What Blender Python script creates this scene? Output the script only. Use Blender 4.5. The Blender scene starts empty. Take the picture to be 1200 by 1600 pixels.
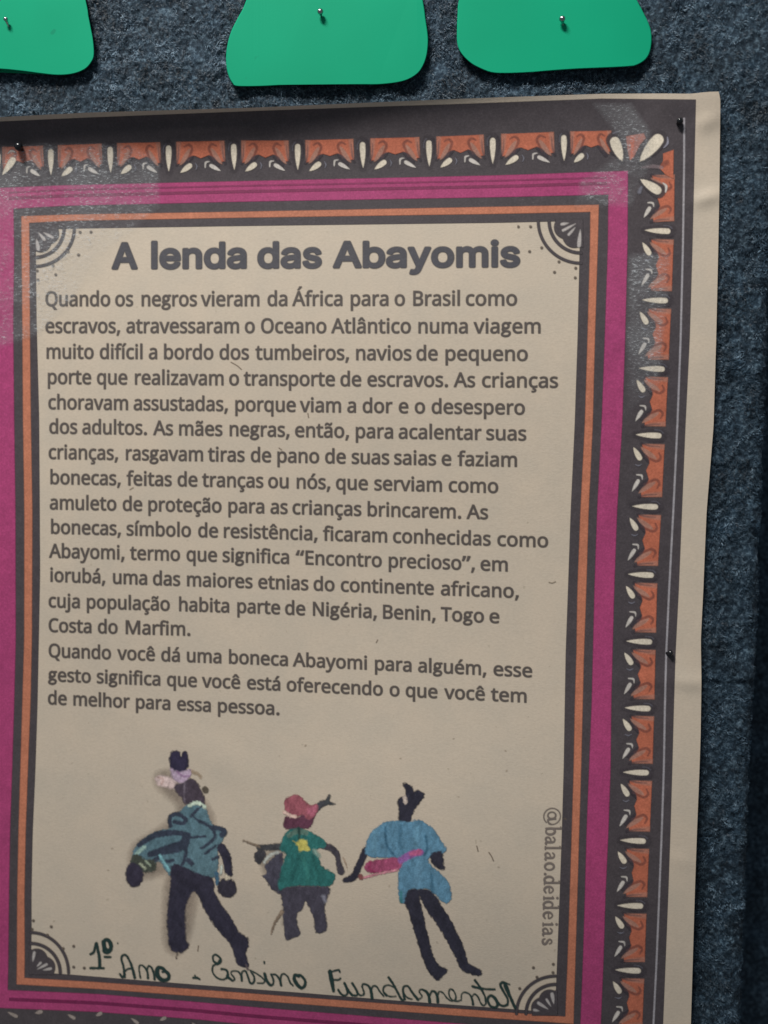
import bpy, math, random, json
import numpy as np
from mathutils import Vector
random.seed(4); RNG=np.random.default_rng(7)
sc=bpy.context.scene

# ------------------------------------------------------------------ camera
MM=0.001
PX=0.24*MM                 # one photo pixel on the wall
FPX=1250.0
yaw,pitch=math.radians(5.5),math.radians(2.5)
Fw=Vector((-math.sin(yaw)*math.cos(pitch),math.cos(yaw)*math.cos(pitch),-math.sin(pitch)))
Rt=Fw.cross(Vector((0,0,1))).normalized(); Up=Rt.cross(Fw).normalized()
CAM=-Fw*(FPX*PX)
cd=bpy.data.cameras.new('camera'); cam=bpy.data.objects.new('camera',cd); sc.collection.objects.link(cam)
from mathutils import Matrix
cam.matrix_world=Matrix(((Rt.x,Up.x,-Fw.x,CAM.x),(Rt.y,Up.y,-Fw.y,CAM.y),(Rt.z,Up.z,-Fw.z,CAM.z),(0,0,0,1)))
cd.sensor_fit='VERTICAL'; cd.sensor_height=36; cd.lens=FPX/1600*36; cd.clip_start=0.01; cd.clip_end=20
cd.dof.use_dof=True; cd.dof.focus_distance=0.293; cd.dof.aperture_fstop=5.0
sc.camera=cam
# ------------------------------------------------------------------ light
w=bpy.data.worlds.new('World'); sc.world=w; w.use_nodes=True
bg=w.node_tree.nodes['Background']; bg.inputs[0].default_value=(0.86,0.93,1.0,1); bg.inputs[1].default_value=0.15
def area(name,loc,target,sx,sy,power,col):
    l=bpy.data.lights.new(name,'AREA'); l.shape='RECTANGLE'; l.size=sx; l.size_y=sy; l.energy=power; l.color=col
    o=bpy.data.objects.new(name,l); sc.collection.objects.link(o); o.location=loc
    d=Vector(target)-Vector(loc); o.rotation_euler=d.to_track_quat('-Z','Y').to_euler(); return o
area('ceiling_tube_light',(-0.30,-0.58,0.95),(0,0,0),0.38,0.16,17.4,(1.0,0.965,0.905))
sc.view_settings.view_transform='Standard'; sc.view_settings.look='None'; sc.view_settings.gamma=1; sc.view_settings.exposure=0
try: sc.view_settings.use_curve_mapping=False
except Exception: pass
sc.cycles.transparent_max_bounces=16

# ------------------------------------------------------------------ helpers
def lin(c):
    c=np.array(c,float)/255; return np.where(c<=.04045,c/12.92,((c+.055)/1.055)**2.4)
PAPER=np.array((0.576,0.497,0.406))
def ink(seen,paper=(198,189,172)):
    """colour of the print: what is seen relative to the bare paper beside it"""
    v=lin(seen)/lin(paper)*PAPER
    return np.clip(v,0.012,0.8)
def noise2(x,y,seed=0):
    """smooth value noise, vectorised"""
    x=np.asarray(x,float); y=np.asarray(y,float)
    xi=np.floor(x).astype(np.int64); yi=np.floor(y).astype(np.int64); fx=x-xi; fy=y-yi
    def h(a,b):
        n=(a*374761393+b*668265263+seed*982451653)&0x7fffffff
        n=((n^(n>>13))*1274126177)&0x7fffffff
        return ((n^(n>>16))&0xffff)/65535.0
    sx=fx*fx*(3-2*fx); sy=fy*fy*(3-2*fy)
    return (h(xi,yi)*(1-sx)+h(xi+1,yi)*sx)*(1-sy)+(h(xi,yi+1)*(1-sx)+h(xi+1,yi+1)*sx)*sy
def itp(pairs):
    p=np.array(sorted(pairs),float)
    def f(t):
        t=np.asarray(t,float); r=np.interp(t,p[:,0],p[:,1])
        r=np.where(t<p[0,0],p[0,1]+(t-p[0,0])*(p[1,1]-p[0,1])/(p[1,0]-p[0,0]),r)
        r=np.where(t>p[-1,0],p[-1,1]+(t-p[-1,0])*(p[-1,1]-p[-2,1])/(p[-1,0]-p[-2,0]),r); return r
    return f
def smooth(f,s):   # rounds the knees of a measured line
    k=np.linspace(-1.5,1.5,9); wgt=np.exp(-k*k); wgt/=wgt.sum()
    return lambda t: sum(wi*f(np.asarray(t,float)+ki*s) for ki,wi in zip(k,wgt))
R0,U0,F0,C0=[np.array(v) for v in (Rt,Up,Fw,CAM)]
def W(px,py,h):
    """point of the layer that stands h metres proud of the wall"""
    px=np.asarray(px,float); py=np.asarray(py,float); h=np.asarray(h,float)+0*px
    d=F0[None]*FPX+R0[None]*(px.ravel()-600)[:,None]-U0[None]*(py.ravel()-800)[:,None]
    t=(-h.ravel()-C0[1])/d[:,1]
    return C0[None]+d*t[:,None]
def tag(o,label=None,cat=None,group=None,kind=None):
    if label: o['label']=label
    if cat: o['category']=cat
    if group: o['group']=group
    if kind: o['kind']=kind
    return o
def link(name,me,mat,parent=None):
    o=bpy.data.objects.new(name,me); sc.collection.objects.link(o)
    if mat is not None:
        for m in (mat if isinstance(mat,(list,tuple)) else [mat]): me.materials.append(m)
    if parent is not None: o.parent=parent; o.matrix_parent_inverse=parent.matrix_basis.inverted()
    return o
def fastmesh(name,V,Q,smooth_=True,ink_rgba=None):
    me=bpy.data.meshes.new(name); V=np.asarray(V,np.float32); Q=np.asarray(Q,np.int32); k=Q.shape[1]
    me.vertices.add(len(V)); me.vertices.foreach_set('co',V.ravel())
    me.loops.add(Q.size); me.loops.foreach_set('vertex_index',Q.ravel())
    me.polygons.add(len(Q)); me.polygons.foreach_set('loop_start',np.arange(0,Q.size,k,dtype=np.int32))
    me.polygons.foreach_set('use_smooth',np.full(len(Q),smooth_))
    if ink_rgba is not None:
        a=me.color_attributes.new('ink','FLOAT_COLOR','POINT'); a.data.foreach_set('color',np.asarray(ink_rgba,np.float32).ravel())
    me.update(); me.validate(); return me
def empty(name,loc):
    o=bpy.data.objects.new(name,None); sc.collection.objects.link(o); o.location=loc; o.empty_display_size=.01; return o
def catmull(P,n=6,closed=False):
    P=[np.array(p,float) for p in P]; out=[]; N=len(P)
    if N<3: return np.array(P)
    rng=range(N if closed else N-1)
    for i in rng:
        g=(lambda j:P[j%N]) if closed else (lambda j:P[min(max(j,0),N-1)])
        a,b,c,d=g(i-1),g(i),g(i+1),g(i+2)
        for k in range(n):
            t=k/n; out.append(.5*((2*b)+(c-a)*t+(2*a-5*b+4*c-d)*t*t+(3*b-a-3*c+d)*t**3))
    if not closed: out.append(P[-1])
    return np.array(out)

# ------------------------------------------------------------------ materials
def nodes(name):
    m=bpy.data.materials.new(name); m.use_nodes=True; nt=m.node_tree; b=nt.nodes['Principled BSDF']; return m,nt,b
def N(nt,t,**k):
    n=nt.nodes.new(t)
    for a,v in k.items(): setattr(n,a,v)
    return n
def noise(nt,scale,detail=3,rough=.6,vec=None):
    n=N(nt,'ShaderNodeTexNoise'); n.inputs['Scale'].default_value=scale; n.inputs['Detail'].default_value=detail; n.inputs['Roughness'].default_value=rough
    if vec is None:
        tc=N(nt,'ShaderNodeTexCoord'); vec=tc.outputs['Object']
    nt.links.new(vec,n.inputs['Vector']); return n.outputs['Fac']
def ramp(nt,src,stops):
    r=N(nt,'ShaderNodeValToRGB'); e=r.color_ramp.elements
    while len(e)<len(stops): e.new(.5)
    for el,(p,c) in zip(e,stops): el.position=p; el.color=(*c,1)
    nt.links.new(src,r.inputs[0]); return r.outputs[0]
def mixc(nt,fac,a,b,mode='MIX'):
    m=N(nt,'ShaderNodeMix',data_type='RGBA',blend_type=mode)
    for s,v in ((0,fac),(6,a),(7,b)):
        if hasattr(v,'node'): nt.links.new(v,m.inputs[s])
        elif s==0: m.inputs[0].default_value=v
        else: m.inputs[s].default_value=(*v,1)
    return m.outputs[2]
def bump(nt,b,src,strength,dist):
    n=N(nt,'ShaderNodeBump'); n.inputs['Strength'].default_value=strength; n.inputs['Distance'].default_value=dist
    nt.links.new(src,n.inputs['Height']); nt.links.new(n.outputs[0],b.inputs['Normal'])
def grey(v): return (v,v,v)

# bare kraft-like paper
M_paper,nt,b=nodes('paper')
tc=N(nt,'ShaderNodeTexCoord'); mp=N(nt,'ShaderNodeMapping'); mp.inputs['Scale'].default_value=(1,1,2.2); nt.links.new(tc.outputs['Object'],mp.inputs[0])
f1=noise(nt,900,4,.7,mp.outputs[0]); f2=noise(nt,60,4,.6)
c=mixc(nt,.8,ramp(nt,f1,[(.3,grey(.91)),(.55,grey(1)),(.75,grey(1.06))]),ramp(nt,f2,[(.3,(.93,.945,.955)),(.7,(1.05,1.03,1.01))]),'MULTIPLY')
c=mixc(nt,1,c,tuple(PAPER),'MULTIPLY')
f3=noise(nt,420,2,.5); spk=ramp(nt,f3,[(.72,grey(0)),(.80,grey(.7))]); c=mixc(nt,spk,c,(.42,.36,.28))
nt.links.new(c,b.inputs['Base Color']); b.inputs['Roughness'].default_value=.52; b.inputs['Specular IOR Level'].default_value=.35
bump(nt,b,f1,.25,.0002)

# printed ink (colour and coverage carried by the print itself)
def ink_material(name,rough=.42,spec=.35,wear=.5):
    m,nt,b=nodes(name); out=nt.nodes['Material Output']
    at=N(nt,'ShaderNodeAttribute',attribute_name='ink'); 
    f1=noise(nt,1300,3,.75); f2=noise(nt,230,5,.65); f3=noise(nt,25,3,.6)
    k=mixc(nt,wear,grey(1),ramp(nt,f1,[(.28,grey(.72)),(.5,grey(1)),(.74,grey(1.45))]),'MULTIPLY')
    k=mixc(nt,wear,k,ramp(nt,f2,[(.3,grey(.85)),(.72,grey(1.22))]),'MULTIPLY')
    k=mixc(nt,wear,k,ramp(nt,f3,[(.3,(.92,.93,.96)),(.7,(1.08,1.06,1.03))]),'MULTIPLY')
    c=mixc(nt,1,at.outputs['Color'],k,'MULTIPLY')
    sp=ramp(nt,f1,[(.70,grey(0)),(.82,grey(.55))]); c=mixc(nt,sp,c,(.30,.30,.31))
    nt.links.new(c,b.inputs['Base Color']); b.inputs['Roughness'].default_value=rough; b.inputs['Specular IOR Level'].default_value=spec
    bump(nt,b,f1,.25,.0002)
    tr=N(nt,'ShaderNodeBsdfTransparent'); mx=N(nt,'ShaderNodeMixShader')
    nt.links.new(at.outputs['Alpha'],mx.inputs[0]); nt.links.new(tr.outputs[0],mx.inputs[1]); nt.links.new(b.outputs[0],mx.inputs[2]); nt.links.new(mx.outputs[0],out.inputs['Surface'])
    return m
M_ink=ink_material('printed_ink',.45,.35,.6)
M_text=ink_material('toner_text',.5,.4,.45)
M_pen=ink_material('pen_ink',.35,.5,.5)

# felt
def felt_mat(name,k=1.0):
    m,nt,b=nodes(name)
    f1=noise(nt,650,4,.7); f2=noise(nt,90,4,.65); f3=noise(nt,22,3,.6)
    c=ramp(nt,f1,[(.30,(.002*k,.007*k,.014*k)),(.5,(.015*k,.032*k,.052*k)),(.70,(.10*k,.155*k,.205*k))])
    c=mixc(nt,.8,c,ramp(nt,f2,[(.3,grey(.55)),(.5,grey(.95)),(.72,grey(1.7))]),'MULTIPLY')
    c=mixc(nt,.7,c,ramp(nt,f3,[(.3,grey(.75)),(.7,grey(1.3))]),'MULTIPLY')
    nt.links.new(c,b.inputs['Base Color']); b.inputs['Roughness'].default_value=.8; b.inputs['Specular IOR Level'].default_value=.25
    b.inputs['Sheen Weight'].default_value=.12; b.inputs['Sheen Roughness'].default_value=.4; b.inputs['Sheen Tint'].default_value=(.7,.85,1,1)
    bump(nt,b,f1,.8,.0006); return m
M_felt=felt_mat('felt')
M_fibre,nt,b=nodes('felt_fibre')
f=noise(nt,260,3,.6); f2=noise(nt,60,3,.6)
c=mixc(nt,.9,ramp(nt,f,[(.3,(.004,.012,.023)),(.50,(.028,.058,.092)),(.70,(.18,.265,.35))]),ramp(nt,f2,[(.38,grey(.35)),(.66,grey(1.6))]),'MULTIPLY')
nt.links.new(c,b.inputs['Base Color']); b.inputs['Roughness'].default_value=.55; b.inputs['Specular IOR Level'].default_value=.4

# foam
M_foam,nt,b=nodes('green_foam')
f1=noise(nt,1500,3,.6); f2=noise(nt,18,2,.5); f3=noise(nt,130,1,.5)
c=ramp(nt,f2,[(.3,(.0025,.30,.160)),(.7,(.0035,.36,.194))])
c=mixc(nt,ramp(nt,f3,[(.76,grey(0)),(.78,grey(.5))]),c,(.004,.19,.11))
nt.links.new(c,b.inputs['Base Color']); b.inputs['Roughness'].default_value=.6; b.inputs['Specular IOR Level'].default_value=.08; bump(nt,b,f1,.15,.0001)

def metal(name,col,rough,met=1.0):
    m,nt,b=nodes(name); f=noise(nt,900,2,.5); c=mixc(nt,.5,tuple(col),ramp(nt,f,[(.3,grey(.6)),(.7,grey(1.3))]),'MULTIPLY')
    nt.links.new(c,b.inputs['Base Color']); b.inputs['Roughness'].default_value=rough; b.inputs['Metallic'].default_value=met; return m
M_steel=metal('pin_steel',(.42,.44,.46),.22)
M_black=metal('pin_black_enamel',(.012,.013,.016),.16,0.0)

# adhesive tape; its glare is painted as pale haze and bright specks
def tape_mat(name,strength):
    m,nt,b=nodes(name); out=nt.nodes['Material Output']
    tc=N(nt,'ShaderNodeTexCoord'); mp=N(nt,'ShaderNodeMapping'); mp.inputs['Scale'].default_value=(1,1,2.6); nt.links.new(tc.outputs['Object'],mp.inputs[0])
    f1=noise(nt,640,5,.75,mp.outputs[0]); f2=noise(nt,60,3,.6)
    at=N(nt,'ShaderNodeAttribute',attribute_name='ink')
    r=ramp(nt,f1,[(.38,grey(.15)),(.555,grey(.25)),(.63,grey(1.0))]); r2=ramp(nt,f2,[(.35,grey(.25)),(.65,grey(1))])
    r=mixc(nt,1,r,r2,'MULTIPLY'); r=mixc(nt,1,r,grey(strength),'MULTIPLY')
    ml=N(nt,'ShaderNodeMath',operation='MULTIPLY'); nt.links.new(r,ml.inputs[0]); nt.links.new(at.outputs['Alpha'],ml.inputs[1])
    b.inputs['Base Color'].default_value=(.62,.66,.70,1); b.inputs['Roughness'].default_value=.3
    tr=N(nt,'ShaderNodeBsdfTransparent'); mx=N(nt,'ShaderNodeMixShader')
    nt.links.new(ml.outputs[0],mx.inputs[0]); nt.links.new(tr.outputs[0],mx.inputs[1]); nt.links.new(b.outputs[0],mx.inputs[2]); nt.links.new(mx.outputs[0],out.inputs['Surface'])
    bump(nt,b,f1,.5,.0004); return m
M_tape=tape_mat('clear_tape',.66)

# ------------------------------------------------------------------ felt wall (setting)
EDGE=itp([(-300,1212),(100,1204),(400,1187),(700,1175),(1000,1166),(1400,1153),(1900,1138)])
def felt_relief(X,Z):
    a=noise2(X/2.6e-3,Z/2.6e-3,1)+.6*noise2(X/1.2e-3+9,Z/1.2e-3,2)+.35*noise2(X/.6e-3,Z/.6e-3,3)
    b_=noise2(X/14e-3,Z/11e-3,5)+.5*noise2(X/6e-3,Z/7e-3,6)
    return (a-.95)*.75*MM+(b_-.75)*.8*MM
nx,nz=640,800
xs=np.linspace(-0.175,0.185,nx); zs=np.linspace(-0.222,0.226,nz)
XX,ZZ=np.meshgrid(xs,zs)
wall_px=lambda X,Z:(600+FPX*((X-C0[0])*R0[0]+(0-C0[1])*R0[1]+(Z-C0[2])*R0[2])/((X-C0[0])*F0[0]+(0-C0[1])*F0[1]+(Z-C0[2])*F0[2]),
                    800-FPX*((X-C0[0])*U0[0]+(0-C0[1])*U0[1]+(Z-C0[2])*U0[2])/((X-C0[0])*F0[0]+(0-C0[1])*F0[1]+(Z-C0[2])*F0[2]))
SEAMZ=W([1150],[1068],0)[0][2]
XE=lambda Z:0.1318+0.0167*np.asarray(Z)            # where the padded panel starts to roll back
def felt_point(X,Z,extra=0.0):
    """sheet coordinate X (arc length), rolls back past XE on a 14 mm radius"""
    r=5*MM; xe=XE(Z); s=np.maximum(X-xe,0); th=np.minimum(s/r,math.radians(86)); rest=np.maximum(s-r*math.radians(86),0)
    h=felt_relief(X,Z)+extra
    h=h-.45*MM/(1+np.exp((Z-SEAMZ)/.6e-3))-.35*MM*np.exp(-((Z-SEAMZ)/1.1e-3)**2)
    te=math.radians(86)
    x=np.where(s>0,xe+(r)*np.sin(th)+rest*math.cos(te),X)+h*np.sin(th)
    y=np.where(s>0,r*(1-np.cos(th))+rest*math.sin(te),0)-h*np.cos(th)
    return np.stack([x,y,Z],-1)
V=felt_point(XX,ZZ).reshape(-1,3)
I=np.arange(nx*nz).reshape(nz,nx)
Q=np.stack([I[:-1,:-1],I[:-1,1:],I[1:,1:],I[1:,:-1]],-1).reshape(-1,4)
wall=link('felt_wall',fastmesh('felt_wall',V,Q),M_felt); tag(wall,kind='structure')
# felt panel added behind the rolled edge, dark only by standing in shade
xb=np.linspace(0.128,0.48,90); zb=np.linspace(-0.42,0.40,200); XB,ZB=np.meshgrid(xb,zb)
VB=np.stack([XB,0.085-felt_relief(XB+3,ZB)*1.3,ZB],-1).reshape(-1,3); I=np.arange(90*200).reshape(200,90)
Q=np.stack([I[:-1,:-1],I[:-1,1:],I[1:,1:],I[1:,:-1]],-1).reshape(-1,4)
back=link('wall_recess',fastmesh('wall_recess',VB,Q),M_felt); tag(back,kind='structure')
# loose matted fibres
def fibres(n,xr,zr,parent):
    X=RNG.uniform(*xr,n); Z=RNG.uniform(*zr,n)
    keep=noise2(X/7e-3,Z/7e-3,21)*.6+noise2(X/2.4e-3,Z/2.4e-3,22)*.4>RNG.uniform(.25,.75,n); X=X[keep]; Z=Z[keep]; n=len(X)
    ang=(noise2(X/11e-3,Z/11e-3,31)-.5)*7+RNG.normal(0,.55,n)+1.2; L=RNG.uniform(.6,2.0,n)*MM; wd=RNG.uniform(.05,.16,n)*MM
    cur=RNG.normal(0,1.0,n); V=[]; K=4
    for k in range(K):
        t=k/(K-1); a=ang+cur*(t-.5); px=X+np.cos(a)*L*(t-.5); pz=Z+np.sin(a)*L*(t-.5)
        lift=(.05+.6*math.sin(math.pi*t))*MM*RNG.uniform(.4,1.2,n)
        sx=-np.sin(a)*wd*(1-.6*abs(2*t-1)); sz=np.cos(a)*wd*(1-.6*abs(2*t-1))
        V+= [felt_point(px-sx,pz-sz,lift),felt_point(px+sx,pz+sz,lift)]
    V=np.stack(V,1).reshape(-1,3); base=(np.arange(n)*2*K)[:,None]
    Q=np.concatenate([np.stack([base[:,0]+2*k,base[:,0]+2*k+1,base[:,0]+2*k+3,base[:,0]+2*k+2],-1) for k in range(K-1)])
    o=link('felt_fibres',fastmesh('felt_fibres',V,Q),M_fibre,parent); tag(o,kind='stuff'); return o
fibres(85000,(-.165,.165),(.138,.222),wall)
fibres(72000,(.098,.160),(-.215,.145),wall)

# ------------------------------------------------------------------ poster lines, measured
sm=smooth
P_top=sm(itp([(-130,187),(0,183),(133,176),(400,168),(700,155),(940,146.5),(1040,146),(1080,146.5),(1105,143.5),(1140,142.5)]),8)
P_right=sm(itp([(140,1122),(150,1125.5),(170,1125.5),(300,1124),(400,1122),(530,1119),(665,1115),(800,1104),(920,1099),(1000,1095),(1065,1096),(1150,1094.7),(1200,1093),(1300,1089),(1400,1085.5),(1500,1082.5),(1600,1079.5)]),10)
P_bot=itp([(-130,1665),(1100,1750)]); P_left=itp([(180,-118),(1700,-128)])
A_top=itp([(-130,195),(0,190),(133,184),(400,173.5),(700,163),(940,154),(1090,155.5)])
A_right=sm(itp([(150,1087.5),(300,1084),(400,1081.5),(530,1077.6),(665,1071),(800,1065.5),(920,1060.6),(1020,1055.5),(1100,1053),(1200,1050.4),(1300,1047.5),(1400,1044),(1500,1040),(1600,1036)]),12)
A_bot=itp([(-110,1640),(1040,1722)]); A_left=itp([(190,-104),(1640,-112)])
def shift(f,d): return lambda t:f(t)+d
B_top=sm(itp([(-10,294),(100,289.5),(380,283),(560,279),(780,274),(981,267)]),12); C_top=sm(itp([(20,326),(100,321.5),(380,315),(780,308),(950,304)]),12)
D_top=sm(itp([(34,338),(100,335.5),(380,330.7),(780,323),(935,320)]),12); E_top=sm(itp([(46,348),(100,345),(380,340),(780,334),(922,331)]),12)
F_top=sm(itp([(52,359),(120,357),(380,353),(780,348),(907,345)]),12)
B_right=sm(itp([(267,981),(380,980.4),(530,976.7),(665,972),(800,964),(920,959.7),(1020,957),(1100,955),(1200,954),(1300,950.5),(1400,946),(1500,943),(1600,938.7)]),12)
C_right=sm(itp([(304,950.5),(380,950),(530,945),(665,940),(800,933),(920,929),(1020,926.6),(1100,924.6),(1200,920.5),(1300,916.6),(1400,914),(1500,911),(1600,907)]),12)
D_right=sm(itp([(322,935.5),(380,934),(530,929.4),(665,926),(800,919.5),(920,916),(1020,912.4),(1100,910.4),(1200,908),(1300,904.9),(1400,902),(1500,899),(1600,896)]),12)
E_right=sm(itp([(333,922.5),(380,922),(530,918),(665,913.8),(800,907),(920,902.3),(1020,900.8),(1100,898.3),(1200,896.5),(1300,893.5),(1400,890.3),(1500,887),(1600,883)]),12)
F_right=sm(itp([(345,907),(380,906),(530,902.5),(665,898),(800,891.7),(920,887.6),(1020,884),(1100,882.6),(1200,880.9),(1300,878),(1400,874.5),(1500,870.7),(1590,867)]),12)
F_bot=sm(itp([(46,1519),(100,1522),(185,1529),(400,1546),(480,1552),(600,1562),(803,1577),(866,1582)]),14)
E_bot=sm(itp([(38,1528),(150,1534.5),(300,1545.5),(400,1553),(600,1568),(800,1582.5),(890,1589)]),14)
D_bot=sm(itp([(28,1538),(150,1545),(300,1556),(400,1563.5),(600,1578.5),(800,1593),(900,1600)]),14)
C_bot=sm(itp([(12,1547),(150,1553),(300,1565),(400,1574),(600,1590),(800,1606),(920,1615)]),14)
B_bot=sm(itp([(-20,1574),(150,1581),(300,1592),(400,1602),(600,1618),(800,1636),(950,1648)]),14)
F_left=sm(itp([(355,54.5),(400,56),(500,57),(650,61),(800,62),(900,62.5),(1000,60.5),(1100,58.5),(1200,55.3),(1300,51),(1400,49),(1450,49.3),(1520,48)]),14)
E_left=sm(itp([(350,45.5),(400,46),(500,46.5),(650,48),(800,50.5),(1000,49.7),(1100,47.5),(1200,43.5),(1300,40),(1400,38),(1500,38.5),(1530,38)]),14)
D_left=sm(itp([(340,33.5),(400,34),(500,35),(650,36),(800,38.2),(1000,38),(1100,35),(1200,32),(1300,29),(1400,27),(1500,26.5),(1540,26)]),14)
C_left=sm(itp([(325,21),(400,22),(500,20.5),(650,22),(800,24),(1000,24.5),(1100,22),(1200,19),(1300,15.6),(1400,14),(1500,13),(1545,12)]),14)
B_left=shift(C_left,-31)

# relief of the sheet, metres proud of the wall
def H(px,py):
    px=np.asarray(px,float); py=np.asarray(py,float)
    t=py-P_top(px)
    h=2.1*MM+9.0*MM*np.exp(-((px-680)/420)**2-((py-1400)/330)**2)+(noise2(px/330,py/290,41)-.5)*1.3*MM+(noise2(px/120,py/150,42)-.5)*.22*MM  # broad bulge, shaped so the lower middle catches more light
    side=np.clip((1090-px)/700,0.12,1)
    h=h+9.5*MM*side*np.exp(-np.maximum(t,-20)/46.)                  # the top edge curls off the wall
    h=h+1.5*MM*np.exp(-((px-1125)/60)**2-((py-145)/45)**2)         # lifted corner
    # wrinkles in the right margin
    for (cx,cy,a,lx,ly,rot) in ((1106,309,.75,24,12,-.28),(1106,190,.5,22,14,-.5),(1080,1068,.25,24,12,.1),(1066,1345,.2,22,12,.35),(300,205,.5,150,13,-.05),(330,1180,.25,120,30,.5)):
        dx=px-cx; dy=py-cy; u=dx*math.cos(rot)+dy*math.sin(rot); v=-dx*math.sin(rot)+dy*math.cos(rot)
        h=h+a*MM*np.exp(-(u/lx)**2-(v/ly)**2)
    h=h+.22*MM*np.exp(-((py-1064)/13)**2)*np.clip((px-880)/120,0,1)
    # pulled in at the pins
    for (cx,cy) in ((1058,192),(24,236),(1043,1020)):
        h=h-.35*MM*np.exp(-((px-cx)**2+(py-cy)**2)/22**2)
    return h
LAY=.045*MM

poster=empty('poster',tuple(W([500],[160],.002)[0]))
tag(poster,'kraft paper poster with magenta and orange printed frame, legend text and three dolls','poster')
# sheet ------------------------------------------------------------
nu,nv=300,400
u=np.linspace(0,1,nu)[None,:]+0*np.linspace(0,1,nv)[:,None]; v=np.linspace(0,1,nv)[:,None]+0*u
y=P_top(600)+(P_bot(600)-P_top(600))*v; 
for _ in range(5):
    x=P_left(y)+(P_right(y)-P_left(y))*u; y=P_top(x)+(P_bot(x)-P_top(x))*v
# round the free top right corner a little
V1=W(x,y,H(x,y)); V2=V1.copy(); V2[:,1]+=.28*MM
I=np.arange(nu*nv).reshape(nv,nu); n0=nu*nv
Qf=np.stack([I[:-1,:-1],I[1:,:-1],I[1:,1:],I[:-1,1:]],-1).reshape(-1,4)
Qb=Qf[:,::-1]+n0
ring=np.concatenate([I[0,:],I[1:,-1],I[-1,-2::-1],I[-2:0:-1,0]]); r2=np.roll(ring,-1)
Qr=np.stack([ring,r2,r2+n0,ring+n0],-1)
sheet=link('paper_sheet',fastmesh('paper_sheet',np.concatenate([V1,V2]),np.concatenate([Qf,Qb,Qr])),M_paper,poster)
md=sheet.modifiers.new('e','EDGE_SPLIT'); md.split_angle=math.radians(50)

# frame rings ------------------------------------------------------
def loop(top,right,bot,left,n=300):
    def cor(fh,fv,x,y):
        for _ in range(20): y=float(fh(x)); x=float(fv(y))
        return x,y
    tl=cor(top,left,0,300); tr=cor(top,right,950,300); br=cor(bot,right,900,1580); bl=cor(bot,left,0,1580)
    out=[]
    s=np.linspace(0,1,n,endpoint=False)
    X=tl[0]+(tr[0]-tl[0])*s; out.append(np.stack([X,top(X)],-1))
    Y=tr[1]+(br[1]-tr[1])*s; out.append(np.stack([right(Y),Y],-1))
    X=br[0]+(bl[0]-br[0])*s; out.append(np.stack([X,bot(X)],-1))
    Y=bl[1]+(tl[1]-bl[1])*s; out.append(np.stack([left(Y),Y],-1))
    return np.concatenate(out)
def inset(L,d):
    t=np.roll(L,-1,0)-np.roll(L,1,0); t/=np.linalg.norm(t,axis=1)[:,None]; n=np.stack([-t[:,1],t[:,0]],-1)  # inwards for this winding
    return L+n*d
def strip_mesh(name,rows,alphas,cols,layer,mat,closed=True,parent=None):
    n=len(rows[0]); m=len(rows); P=np.stack(rows,0)   # m,n,2
    col=np.broadcast_to(np.asarray(cols,float),(m,n,3))
    V=W(P[...,0],P[...,1],H(P[...,0],P[...,1])+layer*LAY)
    rgba=np.concatenate([col,np.broadcast_to(np.asarray(alphas,float)[:,None,None],(m,n,1))],-1).reshape(-1,4)
    I=np.arange(m*n).reshape(m,n); J=np.roll(I,-1,1) if closed else I[:,1:]; I2=I if closed else I[:,:-1]
    Q=np.stack([I2[:-1],I2[1:] ,J[1:],J[:-1]],-1).reshape(-1,4)
    return link(name,fastmesh(name,V,Q,True,rgba),mat,parent or poster)
def ring_part(name,Lo,Li,color,layer,soft=1.2,k=2):
    rows=[inset(Lo,-soft*.7),inset(Lo,soft*.7)]; al=[0,1]
    for i in range(1,k): rows.append(Lo*(1-i/k)+Li*(i/k)); al.append(1)
    rows+=[inset(Li,-soft*.7),inset(Li,soft*.7)]; al+=[1,0]
    return strip_mesh(name,rows,al,np.asarray(color)[None,None,:],layer,M_ink)
DARK=ink((73,69,73)); MAG=ink((162,66,114)); ORA=ink((184,120,94)); ORB=ink((180,106,82))
LA=loop(A_top,A_right,A_bot,A_left); LB=loop(B_top,B_right,B_bot,B_left); LC=loop(C_top,C_right,C_bot,C_left)
LD=loop(D_top,D_right,D_bot,D_left); LE=loop(E_top,E_right,E_bot,E_left); LF=loop(F_top,F_right,F_bot,F_left)
ring_part('dark_frame',LA,LF,DARK,1,1.0,34)
mb=ring_part('magenta_band',LB,LC,MAG,2,1.4,5)
ring_part('orange_line',LD,LE,ORA,2,1.4,3)
# darker printed stripe along the horizontal magenta bands
X=np.linspace(14,948,160)
def hline(name,fn,wd,color,layer,X,vary=None):
    rows=[np.stack([X,fn(X)+o],-1) for o in (-wd-1.5,-wd,wd,wd+1.5)]
    return strip_mesh(name,rows,[0,.75,.75,0],np.asarray(color)[None,None,:],layer,M_ink,closed=False)
mid=lambda X:(B_top(X)*.52+C_top(X)*.48)+.8
hline('band_stripe',mid,1.6,ink((136,62,98)),3,X)
hline('band_stripe',lambda X:mid(X)-9,.6,ink((144,64,104)),3,X)
midb=lambda X:(B_bot(X)*.5+C_bot(X)*.5)
hline('band_stripe',midb,1.8,ink((120,42,85)),3,X)
# thin white line by the right edge
WL=sm(itp([(188,1069),(250,1069),(380,1067.2),(530,1063.5),(665,1058.4),(800,1052),(920,1045.6),(1020,1041),(1100,1039),(1200,1037.3),(1300,1034),(1400,1030),(1500,1026),(1600,1021),(1660,1018)]),12)
Y=np.linspace(184,1655,240)
rows=[np.stack([WL(Y)+o,Y],-1) for o in (-2.3,-.8,.8,2.3)]
strip_mesh('white_line',rows,[0,.85,.85,0],ink((168,168,174))[None,None,:],3,M_ink,closed=False)

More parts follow.
